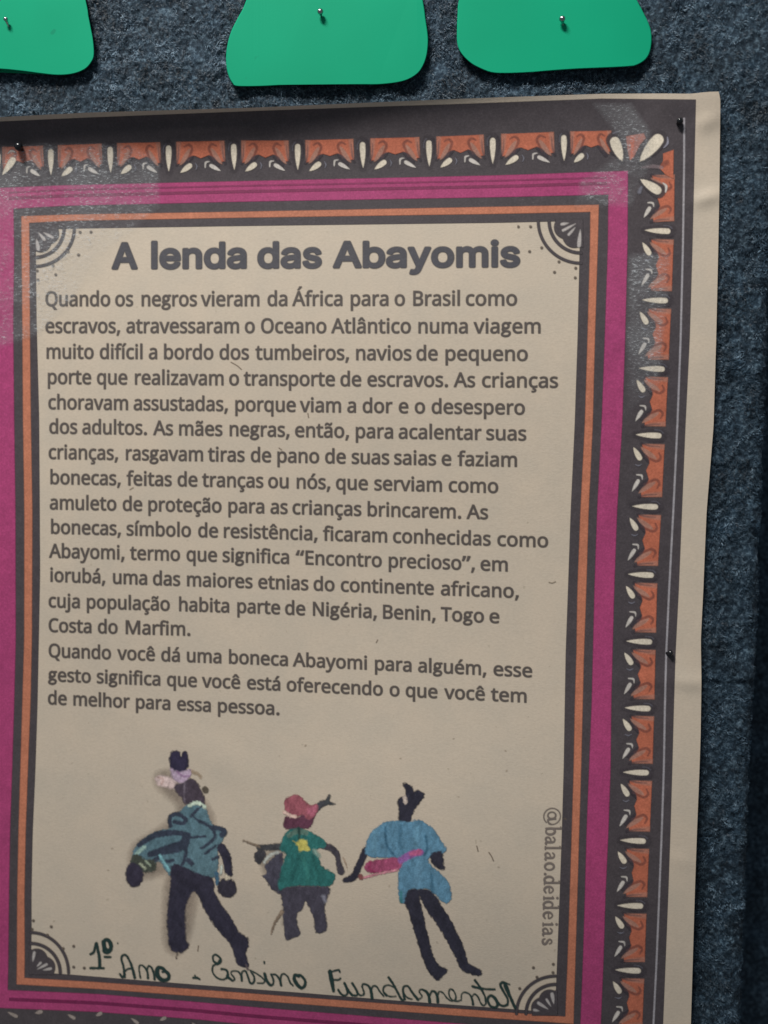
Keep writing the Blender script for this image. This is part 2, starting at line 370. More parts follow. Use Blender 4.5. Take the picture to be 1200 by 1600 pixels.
# ------------------------------------------------------------------ print canvases
class Canvas:
    def __init__(s,x0,y0,x1,y1,base=(.1,.1,.1),res=1.0):
        s.x0,s.y0,s.res=x0,y0,res; s.nx=int((x1-x0)/res)+2; s.ny=int((y1-y0)/res)+2
        s.rgb=np.zeros((s.ny,s.nx,3))+np.asarray(base); s.a=np.zeros((s.ny,s.nx))
    def win(s,pts,pad):
        pts=np.asarray(pts,float); lo=pts.min(0)-pad; hi=pts.max(0)+pad
        i0=max(int((lo[0]-s.x0)/s.res),0); i1=min(int((hi[0]-s.x0)/s.res)+2,s.nx); j0=max(int((lo[1]-s.y0)/s.res),0); j1=min(int((hi[1]-s.y0)/s.res)+2,s.ny)
        if i1<=i0 or j1<=j0: return None
        gx,gy=np.meshgrid(s.x0+np.arange(i0,i1)*s.res,s.y0+np.arange(j0,j1)*s.res); return i0,i1,j0,j1,gx,gy
    def over(s,wn,cov,color):
        i0,i1,j0,j1,_,_=wn; a=s.a[j0:j1,i0:i1]; rgb=s.rgb[j0:j1,i0:i1]; color=np.asarray(color,float)
        an=cov+a*(1-cov); den=np.maximum(an,1e-6)[...,None]
        new=(color*cov[...,None]+rgb*(a*(1-cov))[...,None])/den
        s.rgb[j0:j1,i0:i1]=np.where((an>1e-4)[...,None],new,rgb); s.a[j0:j1,i0:i1]=an
    @staticmethod
    def segd(gx,gy,A,B,ra=None,rb=None):
        P=np.stack([gx.ravel(),gy.ravel()],-1)[:,None]; d=B-A; L=np.maximum((d**2).sum(1),1e-9)
        t=np.clip(((P-A[None])*d[None]).sum(2)/L,0,1); q=A[None]+d[None]*t[...,None]; D=np.sqrt(((P-q)**2).sum(2))
        if ra is not None: D=D-(ra[None]+(rb-ra)[None]*t)
        return D.min(1).reshape(gx.shape)
    def poly(s,loops,color,grow=0.,soft=1.6,alpha=1.,rough=0.,seed=0):
        loops=[np.asarray(l,float) for l in loops]; allp=np.concatenate(loops); wn=s.win(allp,grow+soft+2+rough)
        if wn is None: return
        _,_,_,_,gx,gy=wn; A=np.concatenate(loops); B=np.concatenate([np.roll(l,-1,0) for l in loops])
        D=s.segd(gx,gy,A,B)
        px,py=gx.ravel()[:,None],gy.ravel()[:,None]
        up=(A[:,1][None]<=py)&(B[:,1][None]>py); dn=(A[:,1][None]>py)&(B[:,1][None]<=py)
        cr=(B[:,0]-A[:,0])[None]*(py-A[:,1][None])-(px-A[:,0][None])*(B[:,1]-A[:,1])[None]
        wnd=((up&(cr>0)).sum(1).astype(int)-(dn&(cr<0)).sum(1)).reshape(gx.shape)
        sd=np.where(wnd!=0,-D,D)-grow
        if rough: sd=sd+(noise2(gx/3.1+seed,gy/3.1,seed)-.5)*rough*2
        s.over(wn,np.clip(.5-sd/soft,0,1)*alpha,color)
    def stroke(s,pts,r,color,soft=1.6,alpha=1.,smoothn=5,rough=0.):
        pts=np.asarray(pts,float); 
        if len(pts)==1: pts=np.array([pts[0],pts[0]+.01])
        P=catmull(pts,smoothn) if smoothn and len(pts)>2 else pts
        rr=np.full(len(P),float(r)) if np.isscalar(r) else np.interp(np.linspace(0,1,len(P)),np.linspace(0,1,len(r)),r)
        wn=s.win(P,rr.max()+soft+2)
        if wn is None: return
        D=s.segd(wn[4],wn[5],P[:-1],P[1:],rr[:-1],rr[1:])
        if rough: D=D+(noise2(wn[4]/2.3,wn[5]/2.3,11)-.5)*rough*2
        s.over(wn,np.clip(.5-D/soft,0,1)*alpha,color)
    def build(s,name,layer,mat,parent=None,label=None):
        al=s.a; m=np.maximum.reduce([al[:-1,:-1],al[1:,:-1],al[1:,1:],al[:-1,1:]])>.015
        jj,ii=np.nonzero(m); I=np.arange(s.nx*s.ny).reshape(s.ny,s.nx)
        Q=np.stack([I[jj,ii],I[jj+1,ii],I[jj+1,ii+1],I[jj,ii+1]],-1); used,inv=np.unique(Q,return_inverse=True); Q=inv.reshape(-1,4)
        gx=s.x0+(used%s.nx)*s.res; gy=s.y0+(used//s.nx)*s.res
        V=W(gx,gy,H(gx,gy)+layer*LAY); rgba=np.concatenate([s.rgb.reshape(-1,3)[used],al.ravel()[used][:,None]],1)
        o=link(name,fastmesh(name,V,Q,True,rgba),mat,parent or poster)
        if label: o['label']=label
        return o

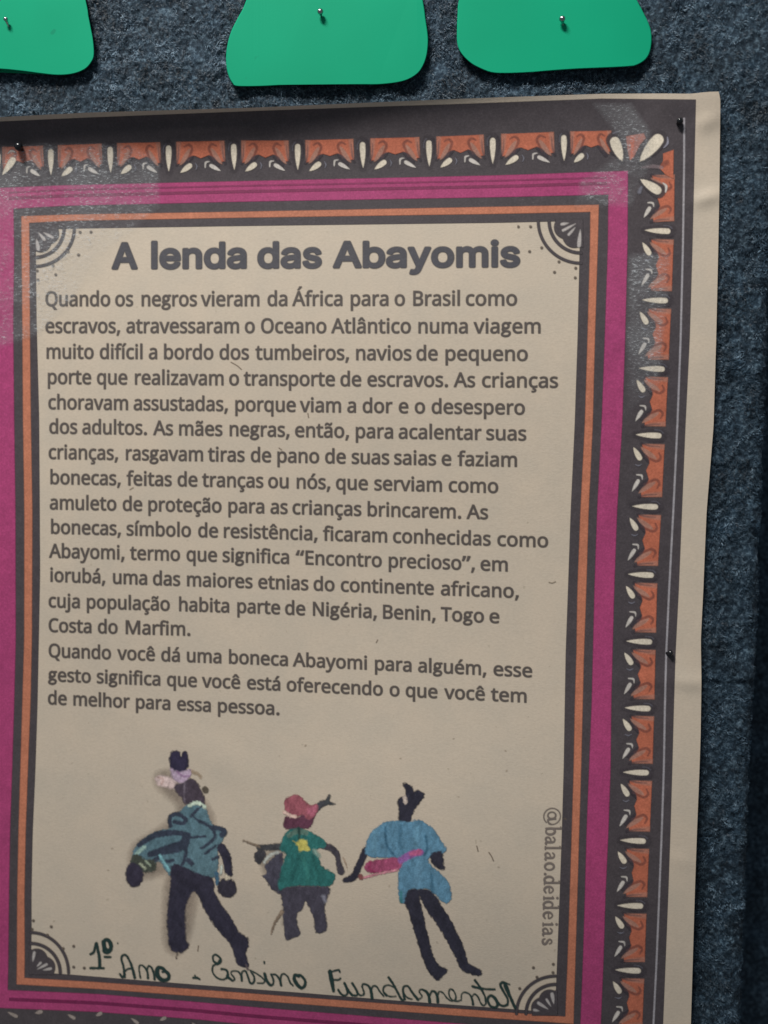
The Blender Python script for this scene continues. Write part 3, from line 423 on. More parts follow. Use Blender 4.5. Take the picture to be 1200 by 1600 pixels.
# ------------------------------------------------------------------ lettering
GLYPHS=r'''[{",":[215,["154 84 136 23 111 -42 85 -103 33 -103 49 -38 63 31 73 93 148 93"]],".":[215,["58 43 61 69 72 85 88 94 107 97 126 94 142 85 153 69 157 43 153 18 142 2 126 -8 107 -11 88 -8 72 2 61 18"]],"A":[512,["437 0 368 177 141 177 73 0 0 0 224 575 289 575 512 0","282 415 274 438 263 473 255 500 247 468 238 438 230 415 165 241 346 241"]],"B":[521,["241 573 307 569 361 558 404 541 434 515 453 478 459 431 457 409 453 389 446 371 437 354 424 340 409 328 392 317 372 309 350 304 350 300 373 295 395 288 415 279 433 267 448 253 461 236 470 215 476 191 478 163 475 130 467 100 454 74 436 52 413 33 385 19 354 8 318 2 279 0 78 0 78 573","256 329 300 331 334 339 357 352 372 371 381 394 384 423 380 451 369 474 351 490 324 502 289 509 245 511 150 511 150 329","150 269 150 61 265 61 311 64 346 74 371 91 388 112 398 138 401 168 399 188 395 205 388 221 377 235 362 247 344 256 321 263 293 267 260 269"]],"C":[506,["323 517 294 516 266 510 241 502 217 490 196 474 178 456 162 434 149 410 139 383 131 353 127 321 125 286 128 241 135 200 147 164 164 132 186 105 213 83 244 68 281 58 322 55 347 56 371 58 394 62 460 78 460 15 438 8 416 2 393 -2 369 -6 342 -7 312 -8 257 -4 208 8 166 28 130 56 101 90 78 131 62 178 52 230 49 287 51 329 57 369 67 406 81 440 99 471 120 499 145 523 174 543 206 559 242 571 281 578 324 581 353 580 381 577 409 572 435 565 460 557 482 547 453 486 394 508 372 513 348 516"]],"E":[446,["398 0 78 0 78 573 398 573 398 509 150 509 150 330 383 330 383 268 150 268 150 63 398 63"]],"M":[727,["330 0 142 502 139 502 142 461 144 407 144 347 144 0 78 0 78 573 184 573 361 103 364 103 544 573 650 573 650 0 578 0 578 352 579 408 581 460 584 501 581 501 390 0"]],"N":[609,["532 0 447 0 141 476 138 476 141 432 143 378 144 320 144 0 78 0 78 573 161 573 467 99 470 99 468 137 466 193 464 249 464 573 532 573"]],"O":[626,["577 287 576 244 570 204 561 166 547 132 531 101 510 73 486 49 459 29 428 13 393 1 355 -6 314 -8 271 -6 232 1 196 13 165 29 138 49 114 73 94 101 78 132 65 167 56 204 51 245 49 288 52 344 62 396 78 442 100 482 130 517 166 545 208 565 258 577 314 581 369 577 417 565 459 545 495 517 524 483 547 442 564 396 574 344","125 287 127 241 134 200 145 163 161 131 182 104 207 83 238 67 273 58 314 55 354 58 390 67 420 83 445 104 465 131 481 163 492 200 499 241 501 287 496 354 481 411 456 457 421 491 373 511 314 518 274 515 238 506 207 490 182 469 161 443 145 411 134 374 127 333"]],"Q":[626,["577 287 575 242 569 200 559 160 544 124 525 92 503 64 476 40 445 21 411 6 548 -136 444 -136 334 -7 324 -8 314 -8 271 -6 232 1 196 13 165 29 138 49 114 73 94 101 78 132 65 167 56 204 51 245 49 288 52 344 62 396 78 442 100 482 130 517 166 545 208 565 258 577 314 581 369 577 417 565 459 545 495 517 524 483 547 442 564 396 574 344","125 287 127 241 134 200 145 163 161 131 182 104 207 83 238 67 273 58 314 55 354 58 390 67 420 83 445 104 465 131 481 163 492 200 499 241 501 287 496 354 481 411 456 457 421 491 373 511 314 518 274 515 238 506 207 490 182 469 161 443 145 411 134 374 127 333"]],"T":[446,["259 0 187 0 187 509 8 509 8 573 437 573 437 509 259 509"]],"a":[450,["231 437 279 433 318 422 347 403 368 375 381 338 385 293 385 0 334 0 320 61 317 61 304 46 292 33 279 22 265 13 250 5 234 -1 216 -5 195 -7 172 -8 148 -7 124 -2 103 6 84 16 68 30 55 48 45 68 39 92 37 119 43 159 59 192 87 219 127 238 179 251 243 257 316 259 316 285 313 317 306 342 293 359 275 371 253 378 227 380 205 379 183 376 163 370 106 347 84 400 104 410 126 419 151 426 177 432 204 436","252 208 204 203 167 195 141 182 124 165 113 144 110 119 112 97 120 79 132 66 148 56 167 51 188 49 223 52 253 62 279 79 299 103 311 134 315 172 315 210"]],"b":[493,["139 461 138 410 135 373 139 373 153 390 169 405 189 419 213 429 240 435 272 437 322 431 365 412 401 381 428 338 444 283 449 215 447 168 439 127 427 91 410 61 390 36 365 17 337 3 306 -5 272 -8 240 -6 213 0 189 10 169 24 153 38 139 55 133 55 119 0 68 0 68 609 139 609","260 379 231 377 207 371 188 361 172 348 159 330 150 308 144 282 140 252 139 217 139 214 142 165 150 125 165 93 187 69 219 55 261 51 297 55 325 69 348 93 363 126 373 166 376 216 373 265 363 306 348 338 325 360 296 374"]],"c":[385,["241 -8 204 -5 170 2 139 15 112 34 88 58 69 87 55 123 47 165 44 213 47 262 56 305 71 342 90 372 114 396 142 415 174 428 208 435 245 438 267 437 288 435 309 431 328 426 344 421 358 415 337 356 292 370 244 376 217 374 193 368 172 358 155 343 141 325 131 303 123 277 119 247 117 213 119 181 123 152 131 126 141 104 155 86 172 71 191 61 214 55 240 53 262 54 283 56 302 60 351 78 351 15 336 8 320 3 304 -2 285 -5 264 -7"]],"d":[493,["221 -8 171 -2 128 17 92 48 65 91 49 146 44 214 49 282 66 338 93 381 128 413 171 432 221 438 243 437 262 434 280 429 303 420 323 407 340 391 354 374 359 374 356 405 354 438 354 609 425 609 425 0 368 0 358 58 354 58 340 40 323 24 303 11 279 1 262 -4 242 -7","232 51 273 55 305 67 328 88 343 117 352 154 355 200 355 213 352 263 343 304 329 336 306 360 274 375 231 379 196 374 168 359 146 334 130 300 120 260 117 213 120 165 130 125 146 93 168 69 197 55"]],"e":[452,["234 438 269 435 301 427 329 414 354 396 374 373 390 346 402 315 409 281 411 244 411 201 117 201 122 157 134 119 154 90 181 69 215 56 254 52 280 53 305 56 327 60 392 82 392 20 370 11 349 4 327 -1 304 -5 279 -7 251 -8 212 -5 176 3 143 17 114 36 90 61 70 91 56 126 47 167 44 212 47 257 55 297 68 333 86 364 108 390 134 411 164 426 198 435","233 380 202 377 175 366 154 348 137 323 125 293 119 257 338 257 336 281 333 302 326 322 318 338 306 353 292 364 276 373 256 378"]],"f":[276,["266 375 158 375 158 0 87 0 87 375 12 375 12 408 87 432 87 457 89 492 95 522 104 547 116 568 132 585 152 597 174 606 199 612 227 613 274 609 310 599 292 544 262 552 228 556 206 553 189 545 175 532 166 513 160 489 158 458 158 430 266 430"]],"g":[493,["221 438 248 436 273 431 297 422 319 409 338 393 355 373 359 373 369 430 425 430 425 -7 423 -46 416 -80 404 -109 388 -135 367 -155 341 -172 310 -183 274 -190 233 -192 202 -192 174 -189 147 -186 122 -180 99 -174 78 -165 78 -100 99 -110 123 -118 149 -125 177 -130 206 -133 237 -134 271 -130 300 -119 324 -101 341 -77 352 -48 355 -13 355 4 356 32 358 57 354 57 338 37 320 21 299 8 275 -1 250 -6 221 -8 170 -2 126 18 91 51 65 95 49 149 44 214 49 278 65 332 91 377 126 411 169 431","230 379 207 376 187 370 169 359 153 344 140 326 130 303 123 277 119 247 117 213 120 165 130 124 146 92 169 68 197 54 232 50 253 51 271 53 288 58 309 69 326 85 336 98 343 113 349 131 353 151 355 173 356 197 356 214 355 251 350 282 343 309 332 331 319 348 302 362 281 371 257 377"]],"h":[495,["139 431 138 399 135 370 140 370 149 385 161 397 174 407 188 416 204 424 221 429 238 434 255 436 273 437 306 435 335 430 360 421 382 408 399 391 413 370 423 344 429 314 431 280 431 0 361 0 361 275 358 307 351 333 338 353 319 367 295 376 265 379 235 377 210 370 189 360 173 347 160 329 150 308 144 283 140 254 139 222 139 0 68 0 68 609 139 609"]],"i":[207,["139 430 139 0 68 0 68 430","104 591 119 588 133 580 142 566 145 546 142 526 133 512 119 504 104 501 88 504 75 512 66 526 63 546 66 566 75 580 88 588"]],"j":[207,["18 -192 -18 -190 -44 -183 -44 -126 -19 -132 9 -134 32 -130 51 -120 61 -108 66 -90 68 -67 68 430 139 430 139 -64 137 -90 133 -113 126 -133 116 -151 103 -166 87 -177 67 -186 44 -191","63 546 66 566 75 580 88 588 104 591 119 588 133 580 142 566 145 546 142 526 133 512 119 504 104 501 88 504 75 512 66 526"]],"l":[207,["139 0 68 0 68 609 139 609"]],"m":[749,["540 438 584 434 621 421 649 401 669 371 681 330 685 280 685 0 615 0 615 277 613 308 606 333 594 353 577 367 555 376 528 379 490 374 460 362 438 342 423 315 414 280 411 237 411 0 342 0 342 277 341 298 337 317 332 333 320 353 303 367 289 374 272 377 253 379 227 377 204 370 185 360 170 347 158 329 150 308 144 283 140 255 139 223 139 0 68 0 68 430 125 430 136 371 140 371 155 392 173 409 194 422 217 431 233 435 249 437 266 438 298 436 325 430 349 420 369 406 386 388 398 366 402 366 418 388 438 406 461 420 486 430 512 436"]],"n":[495,["275 438 322 434 361 421 391 401 413 371 426 330 431 280 431 0 361 0 361 275 358 307 351 333 338 353 319 367 295 376 265 379 222 374 189 361 166 338 151 308 142 269 139 223 139 0 68 0 68 430 125 430 136 371 140 371 150 385 162 398 175 409 190 418 206 425 222 431 239 435 257 437"]],"o":[485,["442 216 440 181 436 150 428 121 417 95 404 71 388 51 369 33 348 18 324 7 299 -1 271 -6 241 -8 214 -6 188 -1 163 7 140 18 119 33 100 51 84 71 70 95 59 121 51 150 46 181 44 216 47 261 55 301 68 336 87 367 110 392 137 412 169 426 204 435 244 438 281 435 316 426 347 412 374 392 398 367 417 336 431 301 439 261","117 216 119 184 123 154 130 128 141 105 155 86 172 71 192 59 216 53 243 51 270 53 294 59 314 71 331 86 345 105 356 128 363 154 367 184 369 216 367 248 363 277 355 303 345 325 331 344 314 359 294 370 270 376 242 379 202 374 171 359 147 335 130 303 120 263"]],"p":[493,["273 438 322 432 365 413 401 383 428 339 444 284 449 216 447 170 439 129 427 93 410 62 390 37 365 17 337 3 306 -5 272 -8 251 -7 231 -4 213 1 190 11 170 24 139 55 134 55 137 20 139 -16 139 -192 68 -192 68 430 126 430 136 371 139 371 153 389 170 405 189 419 213 429 231 434 251 437","260 379 233 377 210 371 190 362 174 349 161 333 152 313 145 289 141 261 139 229 139 216 140 182 144 152 150 126 159 103 172 85 188 70 208 59 233 53 261 51 286 53 308 60 326 72 341 88 354 108 364 131 371 157 375 186 376 217 373 262 363 302 348 334 325 359 296 374"]],"q":[493,["354 -9 355 25 358 58 354 58 340 40 323 25 303 11 279 1 251 -6 219 -8 170 -2 128 17 93 48 66 91 49 146 44 214 47 261 54 302 67 338 83 368 104 393 129 413 157 427 188 435 221 438 253 436 280 429 304 419 324 405 341 389 355 371 358 371 369 430 425 430 425 -192 354 -192","233 51 260 52 284 58 304 67 320 79 333 96 342 116 349 140 353 168 355 199 355 213 352 263 343 305 328 337 305 361 273 375 231 379 196 374 167 359 145 334 130 300 120 260 117 213 120 165 130 126 146 93 168 70 197 55"]],"r":[331,["269 438 295 437 319 433 310 368 287 372 264 374 240 371 217 363 195 351 176 334 166 321 156 305 149 289 143 270 140 251 139 229 139 0 68 0 68 430 126 430 134 351 137 351 147 367 158 381 170 395 183 407 198 418 214 426 231 433 249 437"]],"s":[384,["348 119 346 92 339 69 327 49 311 32 292 18 268 6 241 -2 210 -6 176 -8 148 -7 122 -5 99 -1 78 5 59 11 42 19 42 83 104 60 128 54 153 50 178 49 211 51 236 57 256 66 269 79 277 94 280 112 278 128 271 141 259 154 239 167 174 196 103 228 84 239 69 252 57 266 48 283 43 302 41 324 46 358 61 386 85 408 118 425 157 435 202 438 228 437 252 434 275 430 298 424 319 417 339 409 315 353 258 372 238 377 218 379 197 380 171 379 149 374 131 366 114 350 108 328 111 312 119 298 133 286 154 274 219 246 289 215 306 203 321 191 333 176 341 159 346 140"]],"t":[289,["212 50 245 53 272 59 272 5 240 -4 200 -8 178 -7 157 -3 138 4 120 13 104 27 91 44 82 66 76 93 74 125 74 375 13 375 13 409 75 437 103 528 144 528 144 430 269 430 269 375 144 375 144 127 146 103 153 83 163 69 177 58 193 52"]],"u":[495,["427 430 427 0 370 0 359 57 356 57 346 43 334 31 321 20 306 11 290 4 273 -1 256 -5 238 -7 220 -8 187 -6 159 -1 134 8 112 21 95 38 81 59 71 85 65 114 63 148 63 430 135 430 135 153 137 122 145 96 158 76 176 62 200 53 230 51 260 53 285 59 306 69 323 82 336 100 345 121 352 146 356 175 357 206 357 430"]],"v":[407,["163 0 0 430 75 430 167 176 180 137 193 96 201 63 204 63 214 96 227 138 241 176 332 430 407 430 244 0"]],"y":[409,["1 430 76 430 169 185 184 144 196 105 205 68 209 68 224 121 245 186 333 430 409 430 224 -59 213 -85 201 -108 188 -130 173 -148 157 -164 138 -176 117 -185 94 -191 67 -192 34 -190 9 -186 9 -130 30 -133 56 -135 79 -132 99 -126 116 -114 130 -99 142 -80 152 -59 174 -2"]],"z":[377,["346 0 31 0 31 47 262 375 45 375 45 430 340 430 340 377 112 55 346 55"]],"Á":[512,["437 0 368 177 141 177 73 0 0 0 224 575 289 575 512 0","282 415 274 438 263 473 255 500 247 468 238 438 230 415 165 241 346 241","374 749 353 722 323 688 290 656 259 629 213 629 213 638 239 674 266 717 289 757 374 757"]],"á":[450,["231 437 279 433 318 422 347 403 368 375 381 338 385 293 385 0 334 0 320 61 317 61 304 46 292 33 279 22 265 13 250 5 234 -1 216 -5 195 -7 172 -8 148 -7 124 -2 103 6 84 16 68 30 55 48 45 68 39 92 37 119 43 159 59 192 87 219 127 238 179 251 243 257 316 259 316 285 313 317 306 342 293 359 275 371 253 378 227 380 205 379 183 376 163 370 106 347 84 400 104 410 126 419 151 426 177 432 204 436","252 208 204 203 167 195 141 182 124 165 113 144 110 119 112 97 120 79 132 66 148 56 167 51 188 49 223 52 253 62 279 79 299 103 311 134 315 172 315 210","344 606 323 579 293 546 260 513 229 486 183 486 183 496 209 532 237 575 259 614 344 614"]],"â":[450,["231 437 279 433 318 422 347 403 368 375 381 338 385 293 385 0 334 0 320 61 317 61 304 46 292 33 279 22 265 13 250 5 234 -1 216 -5 195 -7 172 -8 148 -7 124 -2 103 6 84 16 68 30 55 48 45 68 39 92 37 119 43 159 59 192 87 219 127 238 179 251 243 257 316 259 316 285 313 317 306 342 293 359 275 371 253 378 227 380 205 379 183 376 163 370 106 347 84 400 104 410 126 419 151 426 177 432 204 436","252 208 204 203 167 195 141 182 124 165 113 144 110 119 112 97 120 79 132 66 148 56 167 51 188 49 223 52 253 62 279 79 299 103 311 134 315 172 315 210","261 614 288 575 326 531 361 495 361 486 311 486 268 518 224 558 180 518 138 486 90 486 90 495 124 532 160 575 188 614"]],"ã":[450,["231 437 279 433 318 422 347 403 368 375 381 338 385 293 385 0 334 0 320 61 317 61 304 46 292 33 279 22 265 13 250 5 234 -1 216 -5 195 -7 172 -8 148 -7 124 -2 103 6 84 16 68 30 55 48 45 68 39 92 37 119 43 159 59 192 87 219 127 238 179 251 243 257 316 259 316 285 313 317 306 342 293 359 275 371 253 378 227 380 205 379 183 376 163 370 106 347 84 400 104 410 126 419 151 426 177 432 204 436","252 208 204 203 167 195 141 182 124 165 113 144 110 119 112 97 120 79 132 66 148 56 167 51 188 49 223 52 253 62 279 79 299 103 311 134 315 172 315 210","79 486 88 529 96 546 106 561 118 573 132 581 149 587 167 589 184 587 201 582 233 566 262 550 276 545 289 543 305 546 317 555 326 569 333 589 373 589 368 560 359 536 346 515 329 499 309 490 285 487 269 488 253 494 221 510 191 526 177 531 164 532 147 530 135 521 126 506 119 486"]],"ç":[385,["241 -8 204 -5 170 2 139 15 112 34 88 58 69 87 55 123 47 165 44 213 47 262 56 305 71 342 90 372 114 396 142 415 174 428 208 435 245 438 267 437 288 435 309 431 328 426 344 421 358 415 337 356 292 370 244 376 217 374 193 368 172 358 155 343 141 325 131 303 123 277 119 247 117 213 119 181 123 152 131 126 141 104 155 86 172 71 191 61 214 55 240 53 262 54 283 56 302 60 351 78 351 15 336 8 320 3 304 -2 285 -5 264 -7","306 -111 303 -135 293 -155 277 -171 254 -183 224 -190 188 -192 165 -191 148 -188 148 -144 167 -147 190 -148 216 -146 234 -141 246 -130 249 -113 244 -95 228 -83 213 -77 196 -72 176 -69 211 0 257 0 237 -43 272 -55 286 -65 297 -77 304 -92"]],"é":[452,["234 438 269 435 301 427 329 414 354 396 374 373 390 346 402 315 409 281 411 244 411 201 117 201 122 157 134 119 154 90 181 69 215 56 254 52 280 53 305 56 327 60 392 82 392 20 370 11 349 4 327 -1 304 -5 279 -7 251 -8 212 -5 176 3 143 17 114 36 90 61 70 91 56 126 47 167 44 212 47 257 55 297 68 333 86 364 108 390 134 411 164 426 198 435","233 380 202 377 175 366 154 348 137 323 125 293 119 257 338 257 336 281 333 302 326 322 318 338 306 353 292 364 276 373 256 378","347 606 326 579 296 546 263 513 233 486 186 486 186 496 212 532 240 575 262 614 347 614"]],"ê":[452,["234 438 269 435 301 427 329 414 354 396 374 373 390 346 402 315 409 281 411 244 411 201 117 201 122 157 134 119 154 90 181 69 215 56 254 52 280 53 305 56 327 60 392 82 392 20 370 11 349 4 327 -1 304 -5 279 -7 251 -8 212 -5 176 3 143 17 114 36 90 61 70 91 56 126 47 167 44 212 47 257 55 297 68 333 86 364 108 390 134 411 164 426 198 435","233 380 202 377 175 366 154 348 137 323 125 293 119 257 338 257 336 281 333 302 326 322 318 338 306 353 292 364 276 373 256 378","264 614 291 575 329 531 364 495 364 486 314 486 271 518 227 558 184 518 141 486 93 486 93 495 127 532 164 575 192 614"]],"í":[207,["139 0 68 0 68 430 139 430","222 606 201 579 171 546 138 513 107 486 61 486 61 496 87 532 115 575 137 614 222 614"]],"ó":[485,["442 216 440 181 436 150 428 121 417 95 404 71 388 51 369 33 348 18 324 7 299 -1 271 -6 241 -8 214 -6 188 -1 163 7 140 18 119 33 100 51 84 71 70 95 59 121 51 150 46 181 44 216 47 261 55 301 68 336 87 367 110 392 137 412 169 426 204 435 244 438 281 435 316 426 347 412 374 392 398 367 417 336 431 301 439 261","117 216 119 184 123 154 130 128 141 105 155 86 172 71 192 59 216 53 243 51 270 53 294 59 314 71 331 86 345 105 356 128 363 154 367 184 369 216 367 248 363 277 355 303 345 325 331 344 314 359 294 370 270 376 242 379 202 374 171 359 147 335 130 303 120 263","362 606 341 579 311 546 278 513 247 486 200 486 200 496 227 532 254 575 277 614 362 614"]],"“":[288,["278 573 263 507 249 438 238 376 162 376 156 385 175 445 200 511 226 573","130 573 115 507 100 438 90 376 14 376 10 385 28 445 53 511 79 573"]],"”":[288,["278 564 260 503 235 437 209 376 156 376 172 441 186 510 197 573 273 573","130 564 111 503 87 437 61 376 10 376 21 424 32 476 41 527 49 573 124 573"]]},{"A":[480,["16 0 201 509 276 509 463 0 395 0 287 302 264 372 232 478 245 478 213 371 191 302 85 0","110 142 110 199 370 199 370 142"]],"a":[389,["160 -9 137 -7 115 -3 94 5 76 15 60 29 48 45 38 63 32 84 30 108 32 128 36 146 43 161 58 179 78 193 92 200 108 206 125 211 178 220 234 227 252 230 265 235 273 243 276 255 276 257 273 279 267 297 256 311 240 322 220 329 196 331 171 329 149 322 132 313 118 301 107 288 100 274 41 291 51 313 64 331 79 346 95 358 114 368 133 375 153 380 173 383 194 384 239 379 255 375 271 369 286 360 300 350 312 336 322 320 330 301 335 278 337 251 337 0 277 0 277 52 272 52 252 25 236 12 215 1 199 -4 181 -7","170 45 192 47 211 51 228 59 248 74 263 93 272 115 276 138 276 190 259 182 231 176 200 171 175 168 134 159 117 150 103 139 95 124 92 105 94 87 102 72 114 61 130 52 149 47"]],"b":[424,["229 -8 208 -7 189 -3 172 4 153 17 138 31 118 59 112 59 112 0 53 0 53 509 114 509 114 319 118 319 137 346 152 360 171 373 188 379 207 383 229 384 259 382 287 374 313 361 335 342 354 320 370 293 381 261 388 227 390 189 388 151 381 116 370 84 355 57 336 34 313 16 288 3 260 -6","220 47 242 49 262 55 279 66 294 80 306 97 316 117 323 139 327 163 328 189 327 215 323 239 316 261 307 281 295 298 280 311 262 322 243 328 220 330 198 328 178 322 161 312 147 299 134 282 125 263 118 241 114 216 113 189 114 162 118 138 125 115 135 95 147 78 162 65 179 55 198 49"]],"d":[424,["195 -8 165 -6 137 3 111 16 89 34 70 57 55 84 43 116 36 151 34 189 36 227 43 261 55 293 70 320 89 342 112 361 137 374 165 382 196 384 218 383 237 379 253 373 272 360 287 346 306 319 311 319 311 509 372 509 372 0 313 0 313 59 307 59 287 31 272 17 252 4 236 -3 217 -7","205 47 226 49 246 55 263 65 278 78 290 95 299 115 306 138 310 162 312 189 310 216 306 241 300 263 290 282 278 299 263 312 246 322 227 328 205 330 182 328 162 322 145 311 130 298 118 281 108 261 102 239 98 215 96 189 98 163 102 139 109 117 118 97 130 80 145 66 162 55 182 49"]],"e":[404,["212 -8 177 -5 145 3 117 16 92 35 72 58 56 85 44 116 37 150 34 187 36 224 44 258 55 290 71 317 91 340 115 359 142 373 172 382 205 384 226 383 246 380 266 374 285 366 303 355 319 341 334 324 347 305 357 282 365 256 370 227 371 194 371 169 75 169 75 221 338 221 310 202 308 226 304 248 298 269 288 286 277 301 263 314 246 323 227 328 205 330 183 328 164 323 146 313 131 301 119 286 109 270 102 251 97 231 96 211 96 178 98 151 102 127 110 106 121 88 135 73 151 61 169 53 190 48 212 46 234 48 254 53 271 61 285 73 297 88 306 105 365 91 358 72 348 55 335 39 320 26 302 14 283 4 261 -3 237 -7"]],"i":[167,["53 0 53 379 114 379 114 0","84 443 67 446 54 455 44 468 41 483 44 499 54 512 67 521 84 524 100 521 114 512 123 499 126 483 123 468 114 455 100 446"]],"l":[189,["139 -2 112 0 91 8 74 20 62 37 55 59 53 84 53 509 114 509 114 99 115 77 120 62 130 54 146 52 160 53 170 54 181 3 162 -1"]],"m":[610,["53 0 53 379 112 379 112 295 108 295 114 314 122 331 132 346 151 363 172 376 195 384 219 386 245 383 268 375 287 361 303 342 314 320 321 295 312 295 318 312 326 329 337 343 350 356 364 366 381 375 398 381 417 385 437 386 458 385 478 380 497 372 514 361 529 346 541 328 550 307 555 283 557 255 557 0 496 0 496 254 493 279 485 298 473 313 456 323 438 329 419 330 395 328 374 320 358 307 345 290 338 270 335 247 335 0 274 0 274 260 272 280 265 297 253 311 238 322 220 328 199 330 178 328 158 320 140 307 126 289 119 274 115 257 114 238 114 0"]],"n":[410,["114 227 114 0 53 0 53 379 112 379 112 287 102 287 116 319 132 344 152 362 175 374 200 382 227 384 252 383 275 377 295 369 313 356 328 340 341 321 350 298 355 271 357 240 357 0 296 0 296 235 293 263 286 286 273 304 256 318 235 326 210 329 192 328 176 324 161 317 141 303 126 283 119 266 115 248"]],"o":[415,["207 -8 174 -5 144 3 117 16 93 35 72 58 56 85 44 116 37 150 34 187 37 225 44 260 56 291 72 318 93 341 117 360 144 374 174 382 207 384 241 382 271 374 299 360 323 341 343 318 359 291 371 260 379 225 381 187 379 150 371 116 359 85 343 58 323 35 299 16 271 3 241 -5","207 46 231 49 252 55 270 66 285 80 298 97 307 117 314 139 318 163 319 187 318 212 314 236 307 258 298 278 285 296 270 310 252 321 231 328 207 330 184 328 163 321 145 310 130 296 118 278 108 258 102 236 98 212 96 187 98 163 102 139 108 117 118 97 130 80 145 66 163 55 184 49"]],"s":[365,["182 -8 157 -7 133 -3 112 3 93 12 76 24 62 38 50 54 41 73 36 94 94 107 101 87 111 72 124 60 141 52 160 47 181 45 206 47 227 53 244 62 262 81 268 103 265 121 254 136 237 147 212 155 149 170 118 180 92 192 72 208 58 227 50 249 47 274 49 295 55 314 65 332 79 347 95 360 115 370 137 378 161 383 187 384 212 383 234 379 254 372 271 363 286 352 299 339 309 324 318 308 324 290 268 277 258 298 243 316 228 325 210 331 187 333 166 331 147 326 131 317 114 299 109 277 112 258 124 243 136 235 152 229 172 223 229 209 261 200 287 187 306 171 320 153 328 131 331 107 329 85 323 65 312 47 298 31 281 18 260 6 236 -2 210 -7"]],"y":[389,["47 -139 61 -86 71 -87 88 -90 104 -89 118 -84 130 -74 141 -58 151 -36 163 -1 17 379 84 379 165 155 187 87 206 21 184 21 202 87 224 155 305 379 371 379 204 -58 196 -77 187 -93 177 -107 159 -124 139 -136 117 -143 91 -145 65 -143"]]}]'''
GL,GT=json.loads(GLYPHS)
def unpack(G): return {k:(v[0]/1000.,[np.array(list(map(float,s.split()))).reshape(-1,2)/1000. for s in v[1]]) for k,v in G.items()}
GL=unpack(GL); GT=unpack(GT)
_st=[p for p in GT['i'][1] if p[:,1].min()<.05][0]; _x0,_x1=_st[:,0].min(),_st[:,0].max()
GT['l']=(GT['i'][0],[np.array([(_x0,0),(_x1,0),(_x1,.535),(_x0,.535)])])
if sum((_st[:,0]*np.roll(_st[:,1],-1)-np.roll(_st[:,0],-1)*_st[:,1]))<0: GT['l'][1][0]=GT['l'][1][0][::-1]
TEXTC=ink((86,81,78)); TITLEC=ink((74,75,82))
XH=.430
def g_strokes():  # two-storey g, unit = glyph unit like the rest
    c=[]; e=lambda cx,cy,rx,ry,n=18:[(cx+rx*math.cos(a),cy+ry*math.sin(a)) for a in np.linspace(0,2*math.pi,n)]
    return [(e(.205,.300,.118,.108),.031),([(.285,.392),(.345,.412),(.395,.412)],.026),([(.118,.215),(.078,.165),(.105,.105),(.22,.082),(.335,.06),(.372,-.01),(.32,-.088),(.2,-.118),(.08,-.092),(.052,-.03),(.105,.035),(.16,.072)],.029)]
G2=g_strokes()
def put_word(cv,word,x0,scale,sx,base,color,G,grow,soft,dark=1.0,xend=None):
    pen=0.
    adv=[(.445 if (ch=='g' and G is GL) else G[ch][0]) for ch in word]
    for ch,a in zip(word,adv):
        def mp(P):
            X=x0+(pen+P[:,0])*scale*sx; return np.stack([X,base(X)-P[:,1]*scale],-1)
        if ch=='g' and G is GL:
            for pts,r in G2:
                P=mp(catmull(pts,3)); cv.stroke(P,r*scale+grow*.6,color,soft,smoothn=0)
        else:
            cv.poly([mp(s) for s in G[ch][1]],color,grow,soft)
        pen+=a
    return pen
